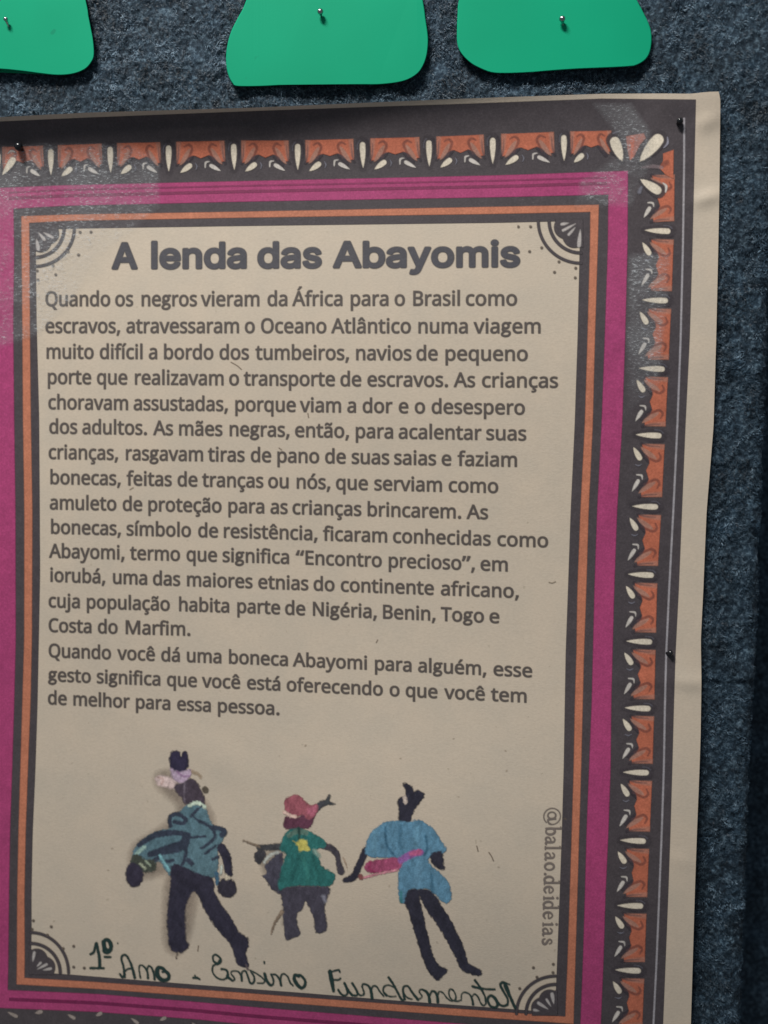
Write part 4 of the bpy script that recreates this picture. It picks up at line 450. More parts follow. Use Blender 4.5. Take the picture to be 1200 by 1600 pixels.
# lines: (xend, [(baseline px)], x-height px, [(word,x)...])
LINES=[
(807.5,[(71,478),(390,478),(460,477.6),(807,477)],"Quando@71 os@180 negros@220.5 vieram@315.3 da@418 África@458 para@547 o@616.5 Brasil@644.4 como@727.6"),
(845,[(71,520),(390,520),(845,520.5)],"escravos,@71 atravessaram@197.7 o@382.5 Oceano@407.7 Atlântico@519 numa@652.8 viagem@741.5"),
(824.8,[(72,560),(400,561.5),(825,563.5)],"muito@72 difícil@156 a@232.7 bordo@255.5 dos@343 tumbeiros,@400 navios@555.6 de@650.6 pequeno@695"),
(871.7,[(74,599.5),(400,602),(871,605.5)],"porte@74 que@151.5 realizavam@210 o@358 transporte@381.8 de@531.8 escravos.@574 As@710.4 crianças@753"),
(819.6,[(75,639),(400,642.5),(820,647.5)],"choravam@75.5 assustadas,@209 porque@366.8 viam@470 a@542.8 dor@566.6 e@623 o@648 desespero@674.4"),
(821.5,[(77,677),(400,681.5),(821,688)],"dos@77 adultos.@128.8 As@240.8 mães@279 negras,@358 então,@461 para@555 acalentar@623 suas@759.9"),
(808,[(76,716.8),(400,721.5),(808,729)],"crianças,@76 rasgavam@196 tiras@325.8 de@392 pano@432.6 de@508 suas@549.7 saias@616 e@690 faziam@715.9"),
(778,[(78,756),(400,761.5),(778,770)],"bonecas,@78 feitas@198.8 de@277.5 tranças@316.7 ou@419 nós,@462.8 que@525 serviam@585 como@701"),
(761.7,[(78,795.5),(400,801.5),(762,811)],"amuleto@78 de@191.8 proteção@231 para@356 as@422.8 crianças@457 brincarem.@573.6 As@730.5"),
(856,[(79,833.5),(400,841),(856,855)],"bonecas,@79 símbolo@198 de@309.7 resistência,@349 ficaram@505.7 conhecidas@614 como@777"),
(793.6,[(78,871),(400,879),(794,892.5)],"Abayomi,@78 termo@204 que@291.5 significa@348 “Encontro@463 precioso”,@606.6 em@750.7"),
(811,[(78,908.5),(400,919),(811,934)],"iorubá,@78 uma@176 das@239 maiores@291.5 etnias@403.5 do@490 continente@532.5 africano,@689"),
(780.8,[(76,948.5),(400,958),(781,973.5)],"cuja@76 população@135 habita@279 parte@370 de@445.5 Nigéria,@487.8 Benin,@597.4 Togo@690 e@764.6"),
(297.5,[(76,987),(298,993)],"Costa@76 do@153 Marfim.@195"),
(831,[(76,1026.5),(400,1038),(831,1058)],"Quando@76 você@184.8 dá@252 uma@291.5 boneca@357 Abayomi@459 para@585 alguém,@653.5 esse@771"),
(823,[(76,1064),(400,1077),(823,1097.5)],"gesto@76 significa@151.5 que@261 você@317 está@386 oferecendo@448 o@608.8 que@634 você@695.7 tem@768"),
(436.8,[(75,1100),(437,1117)],"de@75 melhor@114 para@211.7 essa@276.8 pessoa.@339.8"),
]
ADV=dict(a=981,b=1076,c=866,d=1076,e=1019,f=625,g=964,h=1076,i=470,j=490,l=470,m=1636,n=1076,o=1080,p=1076,q=1076,r=714,s=801,t=686,u=1076,v=925,y=927,z=809,A=1185,B=1114,C=1092,E=1000,M=1751,N=1322,O=1356,Q=1356,T=998)
ADV.update({',':511,'.':517,'\u201c':821,'\u201d':821,'Á':1185,'á':981,'â':981,'ã':981,'ç':866,'é':1019,'ê':1019,'í':470,'ó':1080})
for li,(xend,bl,txt) in enumerate(LINES):
    base=sm(itp(bl),20); xh=16.9-li*.10; scale=xh/XH; fac=1-.0027*li
    words=[(a.rsplit('@',1)[0],float(a.rsplit('@',1)[1])) for a in txt.split(' ')]
    y0=min(base(60),base(xend))-34; y1=max(base(60),base(xend))+14
    cv=Canvas(64,float(y0),xend+8,float(y1),TEXTC)
    for k,(wd,x0) in enumerate(words):
        def layout(q):
            pen=x0-1.0; out=[]
            for ch in wd:
                emx=(31.7+(pen-100)*.0053)*fac*q; w_=ADV[ch]/2048*emx; out.append((ch,pen,w_)); pen+=w_
            return out,pen
        lay,end=layout(1.0); lim=(words[k+1][1]-7.0 if k+1<len(words) else xend+1.5)
        q=1.0
        if end>lim: q=(lim-x0+1)/(end-x0+1)
        elif k+1==len(words): q=min((lim-x0+1)/(end-x0+1),1.04)
        lay,end=layout(q)
        for ch,pen,w_ in lay:
            na=.445 if ch=='g' else GL[ch][0]; hs_=w_/na
            def mp(P): X=pen+P[:,0]*hs_; return np.stack([X,base(X)-P[:,1]*scale],-1)
            if ch=='g':
                for pts,r in G2: cv.stroke(mp(catmull(pts,3)),r*scale+.55,TEXTC,1.7,smoothn=0)
            else: cv.poly([mp(s_) for s_ in GL[ch][1]],TEXTC,.50,1.8)
    cv.build('text_line',2,M_text)
base=itp([(173,419),(400,417.5),(812,415.5)])
cv=Canvas(160,350,824,440,TITLEC)
TS=38.2/.509
for wd,x0,x1 in (('A',174,212.5),('lenda',232.5,386),('das',400,502),('Abayomis',519.5,812)):
    width=sum(GT[c][0] for c in wd)*TS; put_word(cv,wd,x0+1.5,TS,(x1-x0)/width*1.0,base,TITLEC,GT,2.45,2.0)
cv.build('title_lettering',2,M_text)

# credit lettering running down the right side (roman with small serifs)
cv=Canvas(838,1254,884,1484,TEXTC)
BX=itp([(1262,853.5),(1300,852.5),(1480,847)])
def vst(y0,pts,r,sm_=5):
    P=[(float(BX(y0+u_))+v_,y0+u_) for u_,v_ in pts]; cv.stroke(P,r,ink((98,90,84),(165,155,138)),1.7,smoothn=sm_)
def el(cx,cy,rx,ry,a0=0,a1=360,n=14): return [(cx+rx*math.cos(math.radians(a)),cy+ry*math.sin(math.radians(a))) for a in np.linspace(a0,a1,n)]
vst(1262,el(13.5,9.5,12.6,13,-20,318,26),.75); vst(1262,el(12,9,5.2,6.2),[1.3,.9,1.3]); vst(1262,[(17.5,15),(18,8),(19,3.5),(23,4),(25.5,8)],[1.2,1.4,.8])
def ga(y):
    vst(y,[(1.8,12.2),(4.5,14.6),(8,14),(9.4,11),(9.5,3),(11,.8),(13,1.6)],[1.0,1.0,1.6,1.7,1.0]); vst(y,[(9.4,9.2),(4.2,7.6),(1.6,4.2),(3.2,.9),(6.5,1),(9.4,3.6)],[.8,1.2,1.5,.9])
def gd(y,asc=24):
    vst(y,el(5.6,7.4,4.8,7,60,410),[1.0,1.7,1.5,.8]); vst(y,[(10.3,1),(10.3,asc)],1.5,0); vst(y,[(7.5,asc-.6),(10.6,asc)],.8,0); vst(y,[(10.3,.6),(13,.6)],.8,0)
def gi(y,dot=True,asc=15):
    vst(y,[(3.4,1),(3.4,asc)],1.5,0); vst(y,[(.8,.4),(6,.4)],.75,0); vst(y,[(.9,asc-1),(3.4,asc)],.8,0)
    if dot: vst(y,[(3.2,21.5),(3.3,21.6)],1.8,0)
def ge(y): vst(y,[(2.2,8.4),(10.6,8.6),(9.6,12.6),(6.4,14.6),(2.6,12),(1.4,7),(3,2.4),(6.8,.8),(10.8,3.2)],[.8,.9,1.0,1.7,1.7,1.0])
vst(1292,[(2.6,1),(2.6,24)],1.5,0); vst(1292,[(0,23.4),(2.6,24)],.8,0); vst(1292,el(7,7.4,4.8,7,-130,220),[.8,1.6,1.6,1.0])
ga(1306.5); gi(1321.5,False,24); ga(1331); vst(1347,el(7,7.6,5.2,7),[1.2,1.7,1.2]); vst(1364,[(1.6,1.2),(1.7,1.3)],1.9,0)
gd(1369); ge(1384); gi(1400); gd(1408); ge(1424); gi(1441); ga(1449)
vst(1465,[(9.6,11.4),(8,14.2),(4.6,14.2),(2.8,11.6),(5,8.6),(9,6.2),(10,3),(7,.8),(3.4,1),(1.6,4)],[.9,1.0,1.7,1.7,.9])
cv.build('credit_lettering',2,M_text)

# handwriting ------------------------------------------------------
PEN=ink((22,40,36),(150,138,120)); cv=Canvas(134,1460,836,1584,PEN)
def hs(bx,by,s,pts,r=9.5,al=.95):
    P=[(bx+x/s,by+y/s) for x,y in pts]; r=np.atleast_1d(np.array(r,float))*1.15/s; cv.stroke(P,r if len(r)>1 else float(r[0]),PEN,1.7,al,rough=.35)
a=(130,1455,6.)
for p,r in (([(66,216),(98,192),(122,112),(132,155),(150,250),(154,335)],[8,11,11,13]),([(66,345),(190,345)],9),([(200,240),(255,241)],9),
 ([(188,98),(215,78),(245,95),(260,140),(250,180),(225,200),(196,190),(196,150),(190,100)],[14,16,12,16]),([(190,120),(205,160),(235,180)],13),
 ([(345,402),(368,432),(388,400)],9),([(388,430),(376,330),(358,265),(368,226),(404,228),(440,290),(464,360),(482,436)],[8,9,8,11]),([(380,380),(420,352),(458,348)],7),
 ([(536,436),(522,350),(536,316),(572,334),(600,380),(606,440)],[6,6,9]),([(596,360),(612,324),(642,345),(662,400),(668,450)],[6,9]),
 ([(790,400),(750,352),(712,340),(692,365),(700,420),(740,458),(790,450),(802,415),(780,378),(745,380)],[9,18,15,9]),
 ([(1032,436),(1065,436),(1090,448)],[9,8]),([(1046,412),(1048,420)],5),([(322,110),(323,114)],4)): hs(*a,p,r)
a=(320,1480,6.667)
for p,r in (([(128,178),(164,152),(156,108),(112,76),(82,100),(92,146),(134,168),(156,140)],[10,8,7,12]),([(122,172),(84,196),(80,256),(118,310),(178,336),(226,318),(240,282),(222,236),(172,226)],[9,7,7,10,9]),
 ([(232,300),(286,346),(308,324),(272,272),(292,246),(346,254),(378,300),(386,346)],[12,6,7,10]),([(380,300),(388,256),(424,248),(446,300),(468,364),(494,376),(514,350),(510,300),(478,256)],[7,8,8,9,6]),
 ([(470,240),(530,268),(590,310),(620,345),(606,372),(548,372)],6),([(622,276),(640,340),(676,390),(706,386),(714,340),(690,284)],[13,12,8,8]),([(618,152),(620,166)],8),
 ([(694,282),(738,286),(776,334),(794,396)],[7,10]),([(788,350),(794,296),(822,276),(862,306),(888,366),(916,398)],7),
 ([(976,300),(940,290),(932,330),(960,385),(1006,422),(1042,396),(1040,340),(996,292),(950,290)],[14,16,12,9])): hs(*a,p,r)
a=(500,1500,6.667)
for p,r in (([(102,118),(120,210),(140,322)],[17,20,12]),([(112,124),(160,108),(194,102),(206,122)],8),([(140,206),(184,206),(214,190)],8),
 ([(190,310),(214,348),(252,370),(284,350),(278,300),(254,240)],[10,8,8]),([(254,240),(296,320),(334,364)],[11,9]),([(334,366),(384,366),(384,322),(334,242)],[8,10]),([(384,330),(416,366),(450,362),(456,330),(436,276)],7),
 ([(436,276),(450,250),(496,262),(526,306),(542,394)],[6,8,14]),([(528,320),(552,272),(590,278),(624,330),(662,374)],7),
 ([(690,372),(660,332),(664,280),(712,260),(766,280)],7),([(714,180),(764,254),(812,344),(850,412),(880,408)],[10,9,10]),([(672,340),(716,376),(790,378)],6),
 ([(880,404),(864,320),(874,276),(916,274),(962,340),(1020,412)],[10,8,11]),([(876,350),(910,392),(958,406)],6),
 ([(1040,402),(1062,376),(1034,330),(1054,306),(1104,322),(1132,370),(1140,434)],[6,6,12])): hs(*a,p,r)
a=(660,1510,6.667)
for p,r in (([(0,240),(44,270),(68,316),(76,372)],[7,12]),([(78,300),(98,258),(134,268),(156,320),(160,372)],[7,13]),([(160,290),(176,262),(214,274),(250,322),(296,356),(340,346),(346,298),(316,244),(284,240),(276,290),(304,344),(360,362),(402,350)],6),
 ([(404,350),(408,290),(436,268),(486,286),(516,336),(526,396)],[5,6,10]),([(514,316),(542,288),(576,312),(604,376),(634,406),(660,384),(652,320)],6),
 ([(546,142),(600,216),(650,310),(662,384)],[10,8,6]),([(520,206),(596,226),(676,236),(754,238)],[10,9,8]),
 ([(756,330),(716,302),(682,326),(684,372),(716,416),(760,424),(784,390),(754,330)],[12,10,13]),([(760,336),(800,392),(846,412),(884,396)],10),
 ([(884,396),(888,340),(838,250),(812,190),(842,166),(878,214),(908,300),(938,370),(966,432)],[8,12,13]),([(850,200),(900,310)],7),([(858,168),(906,186)],6)): hs(*a,p,r)
cv.build('handwritten_lettering',4,M_pen)

# dolls ------------------------------------------------------------
LP=(172,160,143)
def DC(r,g,b_): return ink((r,g,b_),LP)
def doll(bx,by,s,box,ops,label):
    cv=Canvas(*box,base=DC(60,56,62))
    for op in ops:
        kind,pts,col=op[0],op[1],op[2]; P=[(bx+x/s,by+y/s) for x,y in pts]; kw=op[3] if len(op)>3 else {}
        if kind=='p':
            cv.poly([catmull(P,3,True)],DC(*col),soft=kw.get('soft',3.0),alpha=kw.get('a',1),rough=kw.get('rough',1.2),seed=int(pts[0][0]))
        else:
            r=kw.get('r',10); r=np.array(r,float)/s
            cv.stroke(P,r if r.ndim else float(r),DC(*col),soft=kw.get('soft',2.8),alpha=kw.get('a',1),rough=kw.get('rough',.9))
    gy,gx=np.mgrid[0:cv.ny,0:cv.nx]; n=.62+.78*(noise2((gx+gy*.4)/3.0,(gy-gx*.3)/8.5,51)*.4+noise2(gx/1.8,gy/2.2,52)*.2+noise2((gx-gy*.5)/6,gy/13,53)*.4); cv.rgb*=n[...,None]
    return cv.build('printed_doll',3,M_ink,label=label)
K1=(42,40,52); T=(78,103,111); KD=(46,52,64)
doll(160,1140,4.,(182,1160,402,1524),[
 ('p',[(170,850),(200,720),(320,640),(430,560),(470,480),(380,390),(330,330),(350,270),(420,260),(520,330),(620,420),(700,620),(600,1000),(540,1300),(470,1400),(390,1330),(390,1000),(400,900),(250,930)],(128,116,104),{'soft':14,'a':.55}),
 ('p',[(428,145),(455,132),(482,142),(492,168),(502,142),(525,140),(540,200),(522,252),(490,270),(440,252),(418,205)],(44,40,58)),
 ('p',[(330,305),(370,288),(430,302),(462,330),(452,368),(400,360),(350,345)],(188,168,162),{'soft':5}),
 ('s',[(350,300),(380,310),(370,340)],(150,120,110),{'r':7,'a':.6}),
 ('p',[(425,240),(480,268),(548,245),(552,285),(510,332),(468,328),(438,300)],(156,138,154),{'soft':4}),
 ('s',[(470,265),(500,290),(540,290)],(120,90,120),{'r':7,'a':.7}),
 ('s',[(560,262),(600,280),(612,296)],(150,132,110),{'r':8,'a':.7,'soft':4}),
 ('s',[(640,374),(644,380)],(80,72,62),{'r':17,'soft':3}),
 ('p',[(450,350),(500,335),(550,305),(590,328),(618,380),(640,440),(632,476),(590,458),(520,470),(500,430),(462,395)],(62,54,62)),
 ('s',[(515,330),(510,400),(515,450)],(100,92,100),{'r':4,'a':.7}),
 ('p',[(510,482),(560,465),(640,490),(665,550),(700,600),(765,640),(745,700),(720,760),(725,830),(690,925),(560,895),(440,870),(422,912),(350,820),(310,872),(205,832),(192,765),(240,700),(330,640),(420,612),(418,545),(470,530)],T,{'rough':1.2}),
 ('s',[(545,474),(590,456),(640,484)],(165,178,160),{'r':11}),
 ('s',[(425,600),(425,545),(470,528),(520,562),(500,585),(450,575)],KD,{'r':13}),
 ('s',[(230,720),(330,660),(450,645),(540,655)],KD,{'r':[16,20,12]}),
 ('s',[(300,780),(400,752),(500,722),(528,670)],KD,{'r':[18,34,26]}),
 ('s',[(530,678),(640,666)],KD,{'r':8}),('s',[(555,545),(600,495)],KD,{'r':8}),('s',[(590,560),(560,530),(620,480)],KD,{'r':6}),
 ('s',[(600,570),(660,600),(700,645),(690,690),(620,742)],KD,{'r':10}),('s',[(645,775),(705,728)],KD,{'r':9}),('s',[(690,812),(722,795)],KD,{'r':9}),
 ('s',[(690,612),(740,622),(762,640),(748,658)],KD,{'r':17}),('s',[(498,845),(522,780),(524,700)],KD,{'r':11}),('s',[(535,815),(558,838)],KD,{'r':16}),
 ('s',[(395,825),(440,818)],KD,{'r':11}),('s',[(350,800),(300,835)],KD,{'r':14}),('s',[(215,775),(262,735)],(135,160,150),{'r':12}),('s',[(360,790),(420,880)],(110,155,160),{'r':8}),
 ('s',[(215,820),(255,850),(300,850)],(62,66,58),{'r':40,'rough':1.5}),('s',[(235,838),(268,870)],(160,165,140),{'r':6}),('s',[(270,820),(300,850)],(130,140,120),{'r':5}),
 ('p',[(150,865),(190,832),(238,858),(256,920),(232,968),(182,982),(150,940)],(46,42,54)),
 ('s',[(742,735),(775,800),(790,900)],K1,{'r':[26,28,22]}),('s',[(745,850),(740,900)],(160,165,155),{'r':8}),('s',[(712,900),(720,960)],(60,90,110),{'r':12}),
 ('p',[(722,975),(740,940),(790,930),(825,955),(838,1000),(815,1040),(770,1045),(730,1020)],(46,43,52)),('p',[(770,900),(800,930),(765,940)],(175,165,145)),
 ('p',[(432,850),(500,852),(600,900),(688,930),(700,1010),(740,1090),(800,1170),(850,1262),(905,1300),(912,1350),(895,1400),(915,1482),(850,1470),(822,1400),(800,1340),(720,1250),(640,1130),(600,1040),(570,1012),(540,1060),(520,1130),(520,1312),(545,1345),(500,1390),(440,1385),(415,1340),(404,1200),(410,1080),(425,960)],K1,{'soft':3}),
 ('s',[(466,1395),(462,1430)],(90,80,72),{'r':3}),('s',[(895,1470),(910,1500)],(90,80,80),{'r':4}),
],'printed doll in teal patterned shirt, leftmost of the three')
G=(40,92,88)
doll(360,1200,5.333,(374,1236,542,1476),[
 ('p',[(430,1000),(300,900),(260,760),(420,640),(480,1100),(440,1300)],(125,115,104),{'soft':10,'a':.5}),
 ('s',[(710,345),(760,300),(810,282)],(56,56,60),{'r':[26,26,18]}),('s',[(800,282),(825,228)],(56,58,60),{'r':[16,9]}),('s',[(800,290),(868,300)],(56,58,60),{'r':[16,7]}),
 ('s',[(430,655),(330,662),(240,662)],(58,58,60),{'r':[30,24,22]}),('s',[(240,655),(110,606)],(112,98,84),{'r':[10,6]}),
 ('p',[(195,742),(228,690),(292,690),(280,770),(232,796)],(58,56,60)),
 ('s',[(770,645),(840,668),(890,722),(902,790),(922,862)],(58,54,60),{'r':[24,26,20,28]}),
 ('p',[(292,820),(340,762),(430,712),(455,1000),(420,1045),(335,1000),(300,930),(258,898),(300,876)],(62,60,70),{'rough':1.5}),
 ('s',[(282,782),(335,725),(392,702)],(158,160,152),{'r':13,'soft':3}),
 ('p',[(445,440),(470,402),(560,412),(620,380),(692,385),(690,450),(652,500),(560,512),(470,505),(440,480)],(84,50,64)),
 ('p',[(455,265),(540,222),(600,255),(660,312),(718,300),(728,350),(700,400),(655,430),(600,390),(540,412),(500,385),(458,350)],(130,74,82)),
 ('p',[(650,330),(720,310),(722,350),(690,400),(640,380)],(160,92,108),{'a':.8,'soft':4}),('s',[(452,370),(500,398),(540,404)],(205,172,158),{'r':14,'soft':3}),
 ('p',[(480,522),(560,500),(640,520),(700,550),(780,600),(792,660),(712,680),(742,760),(765,822),(866,882),(862,942),(820,985),(620,980),(500,992),(400,1012),(425,830),(462,720),(412,680),(430,600)],G,{'rough':1.2}),
 ('s',[(700,690),(735,730)],(120,140,128),{'r':16,'a':.8,'soft':4}),
 ('s',[(490,560),(560,530),(630,540)],(84,104,92),{'r':22,'a':.8}),('s',[(570,500),(575,590)],(36,60,56),{'r':10}),
 ('s',[(560,760),(530,860),(510,960)],(30,74,72),{'r':14,'a':.7}),('s',[(680,730),(720,840),(740,950)],(32,78,74),{'r':12,'a':.6}),('s',[(600,740),(640,860),(640,960)],(52,108,100),{'r':14,'a':.5}),
 ('p',[(520,605),(560,620),(575,595),(632,600),(640,640),(665,690),(610,685),(570,698),(560,650)],(168,160,84)),
 ('p',[(430,1012),(560,985),(812,990),(818,1050),(782,1150),(792,1230),(802,1350),(712,1366),(692,1250),(652,1150),(622,1110),(600,1180),(552,1215),(555,1300),(582,1380),(540,1408),(482,1430),(450,1400),(440,1200),(430,1100)],(60,57,66)),
 ('s',[(775,1070),(790,1110)],(130,130,140),{'r':14,'a':.6,'soft':4}),
 ('s',[(430,1200),(370,1290),(340,1380)],(122,106,90),{'r':[14,8,5]}),
 ('s',[(940,745),(985,860)],(150,130,112),{'r':3}),
],'printed doll in green dress and red head wrap, middle one')
Bc=(78,114,134); K3=(41,40,50)
doll(530,1200,4.444,(532,1216,762,1538),[
 ('p',[(445,105),(508,128),(518,165),(545,150),(592,182),(562,240),(532,272),(500,340),(492,378),(418,372),(416,292),(404,252),(420,206),(466,185)],K3),
 ('s',[(455,202),(460,238)],(165,152,140),{'r':12}),
 ('s',[(185,570),(135,680),(100,755),(40,778)],K3,{'r':[22,22,24,16]}),
 ('p',[(330,372),(420,366),(480,374),(560,362),(650,422),(702,500),(742,560),(720,590),(640,610),(622,660),(742,770),(780,890),(742,940),(690,902),(620,842),(482,848),(480,900),(450,940),(418,900),(410,740),(430,640),(370,622),(200,612),(186,530),(222,450),(280,402)],Bc,{'rough':1.2}),
 ('s',[(320,412),(330,530),(385,612)],(50,84,104),{'r':8,'a':.9}),('s',[(600,470),(612,560),(590,602)],(50,84,104),{'r':9,'a':.9}),('s',[(430,400),(420,500),(440,590)],(62,98,118),{'r':12,'a':.7}),
 ('s',[(250,450),(240,580)],(92,130,148),{'r':22,'a':.6,'soft':5}),('s',[(540,420),(530,540)],(92,130,148),{'r':18,'a':.5,'soft':5}),('s',[(560,660),(540,820)],(90,126,146),{'r':26,'a':.5,'soft':5}),('s',[(640,740),(650,860)],(54,90,110),{'r':10,'a':.8}),
 ('s',[(430,860),(432,930)],(46,100,100),{'r':10,'a':.8}),
 ('p',[(640,592),(712,580),(722,650),(730,700),(692,702),(640,652)],K3),
 ('p',[(182,665),(300,632),(420,626),(430,680),(400,705),(300,722),(200,722)],(136,66,92),{'soft':3}),
 ('s',[(430,640),(500,600),(565,585)],(120,80,130),{'r':[24,26,22]}),('s',[(500,596),(555,584)],(160,84,118),{'r':[14,20]}),
 ('s',[(155,765),(260,738),(400,708)],(178,120,130),{'r':6}),('s',[(150,752),(153,760)],(110,66,64),{'r':15}),('s',[(215,650),(210,700),(240,720)],(120,40,72),{'r':9,'a':.8}),
 ('p',[(480,848),(548,850),(562,930),(592,1060),(640,1262),(690,1370),(752,1398),(690,1472),(640,1440),(590,1350),(540,1200),(482,1000),(452,930)],K3,{'soft':2.6}),
 ('p',[(550,850),(632,850),(702,940),(792,1090),(872,1262),(896,1350),(988,1410),(962,1442),(852,1402),(812,1322),(702,1122),(592,960)],K3,{'soft':2.6}),
],'printed doll in blue tunic with pink sash, rightmost of the three')

# border ornament --------------------------------------------------
PETAL=ink((214,208,190)); PETB=ink((200,198,192)); BR=ink((122,74,64)); LEAF=ink((162,124,110)); ARCGREY=ink((120,122,134)); DK2=ink((68,63,70))  # the pale grey is for thin printed outline arcs
def drop(cv,tip,blob,r,col,al=1.):
    tip=np.array(tip,float); blob=np.array(blob,float); d=(blob-tip); L=np.linalg.norm(d); e=blob-d/L*r
    P=[tip+(e-tip)*t for t in np.linspace(0,1,7)]
    cv.stroke(P,[.35,r*.42,r*.66,r*.84,r*.95,r,r*.93],col,1.7,al,smoothn=0)
def motif(p0,p1,out,name='border_motif',petal=True,block=True,drops=(1,1),ps=1.0):
    p0=np.array(p0,float); p1=np.array(p1,float); e=p1-p0; L=np.linalg.norm(e); e/=L; o=np.array(out,float); o/=np.linalg.norm(o); k=L/101.
    M=lambda s,t:tuple(p0+e*s*k+o*t)
    c=[M(-14,-14),M(114,-14),M(-14,56),M(114,56)]; c=np.array(c); cv=Canvas(*(c.min(0)-1),*(c.max(0)+1),base=DK2)
    j=lambda a=1.:random.uniform(-a,a)
    if block:
        cv.poly([[M(13,46),M(87,46),M(87+j(),14),M(80,13),M(72,20),M(62,24),M(50,20+j()),M(40,24),M(30,21),M(20,13),M(13,11)]],ORB*random.uniform(.93,1.07),0,1.8)
        for sgn,a0 in ((1,0),(-1,100)):
            q=lambda s,t:M(a0+sgn*s,t)
            cv.poly([[q(12.5,46),q(20,46),q(19,34),q(17,20),q(12.5,14)]],LEAF,0,3.,.6)
            cv.poly([catmull([q(17,9),q(21,20),q(28,31),q(34,35),q(33,28),q(28,17)],3,True)],LEAF,0,1.8,.9)
            cv.stroke([q(25,38),q(32,41),q(37,35),q(34,26),q(30,17)],[1.2,2.2,2.0,1.5],BR,1.8,.85)
            cv.stroke([q(24,8),q(31,17),q(37,22)],[3,3.4,2],DK2,2.,.75)
            cv.stroke([q(12,10),q(15,22),q(16,38)],[2.2,1.2,.6],DK2,2.,.6)
    if petal:
        cv.stroke([M(-7.5,30),M(-7,38),M(-3.5,43)],.9,ARCGREY,1.8,.55); cv.stroke([M(7,44),M(10,34),M(8,20)],1.6,DK2,2.2,.5)
        cv.stroke([M(0,0),M(0,18),M(0,40)],[5.5,9.5,10],DK2,3,.22)
        drop(cv,M(0+j(.6),1),M(.6,41),4.5*ps,PETAL)
    if drops[0]:
        drop(cv,M(18,-2),M(36,10.5),4.3,PETAL); cv.stroke([M(41.5,12),M(43.6,7),M(42,2)],[.5,1.1,.5],ARCGREY,1.6,.9)
    if drops[1]:
        drop(cv,M(80,-1),M(63,9),3.1,PETB); cv.stroke([M(63,14),M(57.5,12.5),M(56.5,5)],[.6,1.7,1.0],PETB,1.6,.85)
    return cv.build(name,3,M_ink)
top_px=[(-14,275),(80,273.5),(172.7,270),(264,268),(365.7,265.5),(465.7,265.5),(567,262.7),(670.7,260),(770.5,256),(881.7,251.7)]
for i in range(1,len(top_px)-1): motif(top_px[i],top_px[i+1],(-.03,-1))
motif(top_px[-1],(968,250),(-.03,-1),drops=(1,0))
motif((-6,276),top_px[1],(-.03,-1),petal=False,drops=(0,1))
cv=Canvas(-40,225,40,282,DK2); drop(cv,(4,273),(23,246),5.2,PETAL); drop(cv,(-6,272),(-4,238),6,PETAL*.9); cv.stroke([(12,240),(17,236),(23,237)],[.6,1.6,1],PETB,1.6,.9); cv.build('border_motif',4,M_ink)
side=[(1007,360),(1003,468.4),(998,575.5),(993,679.5),(987.5,790.6),(981,897.6),(978.4,1001.6),(976,1105.9),(973.2,1206),(968.5,1313),(964.3,1414.3),(960.8,1515.7),(957,1618)]
motif((1008,262),side[0],(1,-.03),petal=False,drops=(0,1))
for i in range(len(side)-1): motif(side[i],side[i+1],(1,.02))
# upper right corner flower
cv=Canvas(925,190,1062,320,DK2)
cv.poly([[(978,213),(1006,208),(1009,216),(1000,226),(990,246),(984,250),(980,232)]],ink((172,116,104)),0,2.,.85); cv.poly([[(985,212),(992,212),(989,246),(985,250)]],ink((186,104,80)),0,2.,.9)
cv.poly([[(1036,240),(1052.5,234),(1052,279),(1040,273),(1030,262),(1036,252)]],ORB,0,1.8); cv.stroke([(1036,258),(1042,254)],4,BR,2.5,.8)
cv.stroke([(1003,262),(1020,260),(1034,262)],[1.,3,2.5],ink((130,118,122)),2.5,.7)
for t,b_,r in (((972,251),(958,214),8.2),((1000,252),(1034,211),9.6),((1001,280.5),(1033,301),7.0)):
    t=np.array(t,float); b_=np.array(b_,float); cv.stroke([t,t+(b_-t)*.5,b_-(b_-t)*.15],[4,r+3,r+5],DARK,2.5,.75); drop(cv,t,b_,r,PETAL)
cv.stroke([(1043,214),(1043,224),(1037,231)],[.6,1.8,.6],ARCGREY*1.3,1.6); cv.stroke([(1036,286),(1041,291),(1040,300)],[.8,2.,1.],PETB,1.6)
cv.stroke([(958,208),(966,206)],1.,ARCGREY,2.,.6); cv.stroke([(999,300),(1002,293)],[3,2],ARCGREY,3.,.8)
cv.build('corner_flower',4,M_ink)
# lower left border row (only its top shows), petals inked darker for the dimmer light
cv=Canvas(-60,1574,420,1650,DK2)
for x0,dx,dy,r in ((12,16,5,3.2),(55,12,-6,3.8),(106,12,4,3.2),(150,10,-8,3.6),(205,12,6,3),(250,10,-8,3.4),(300,10,6,3)):
    y0=float(B_bot(x0))+6; drop(cv,(x0,y0),(x0+dx,y0+dy+3),r*.85,ink((150,142,136)))
cv.build('border_motif',3,M_ink)

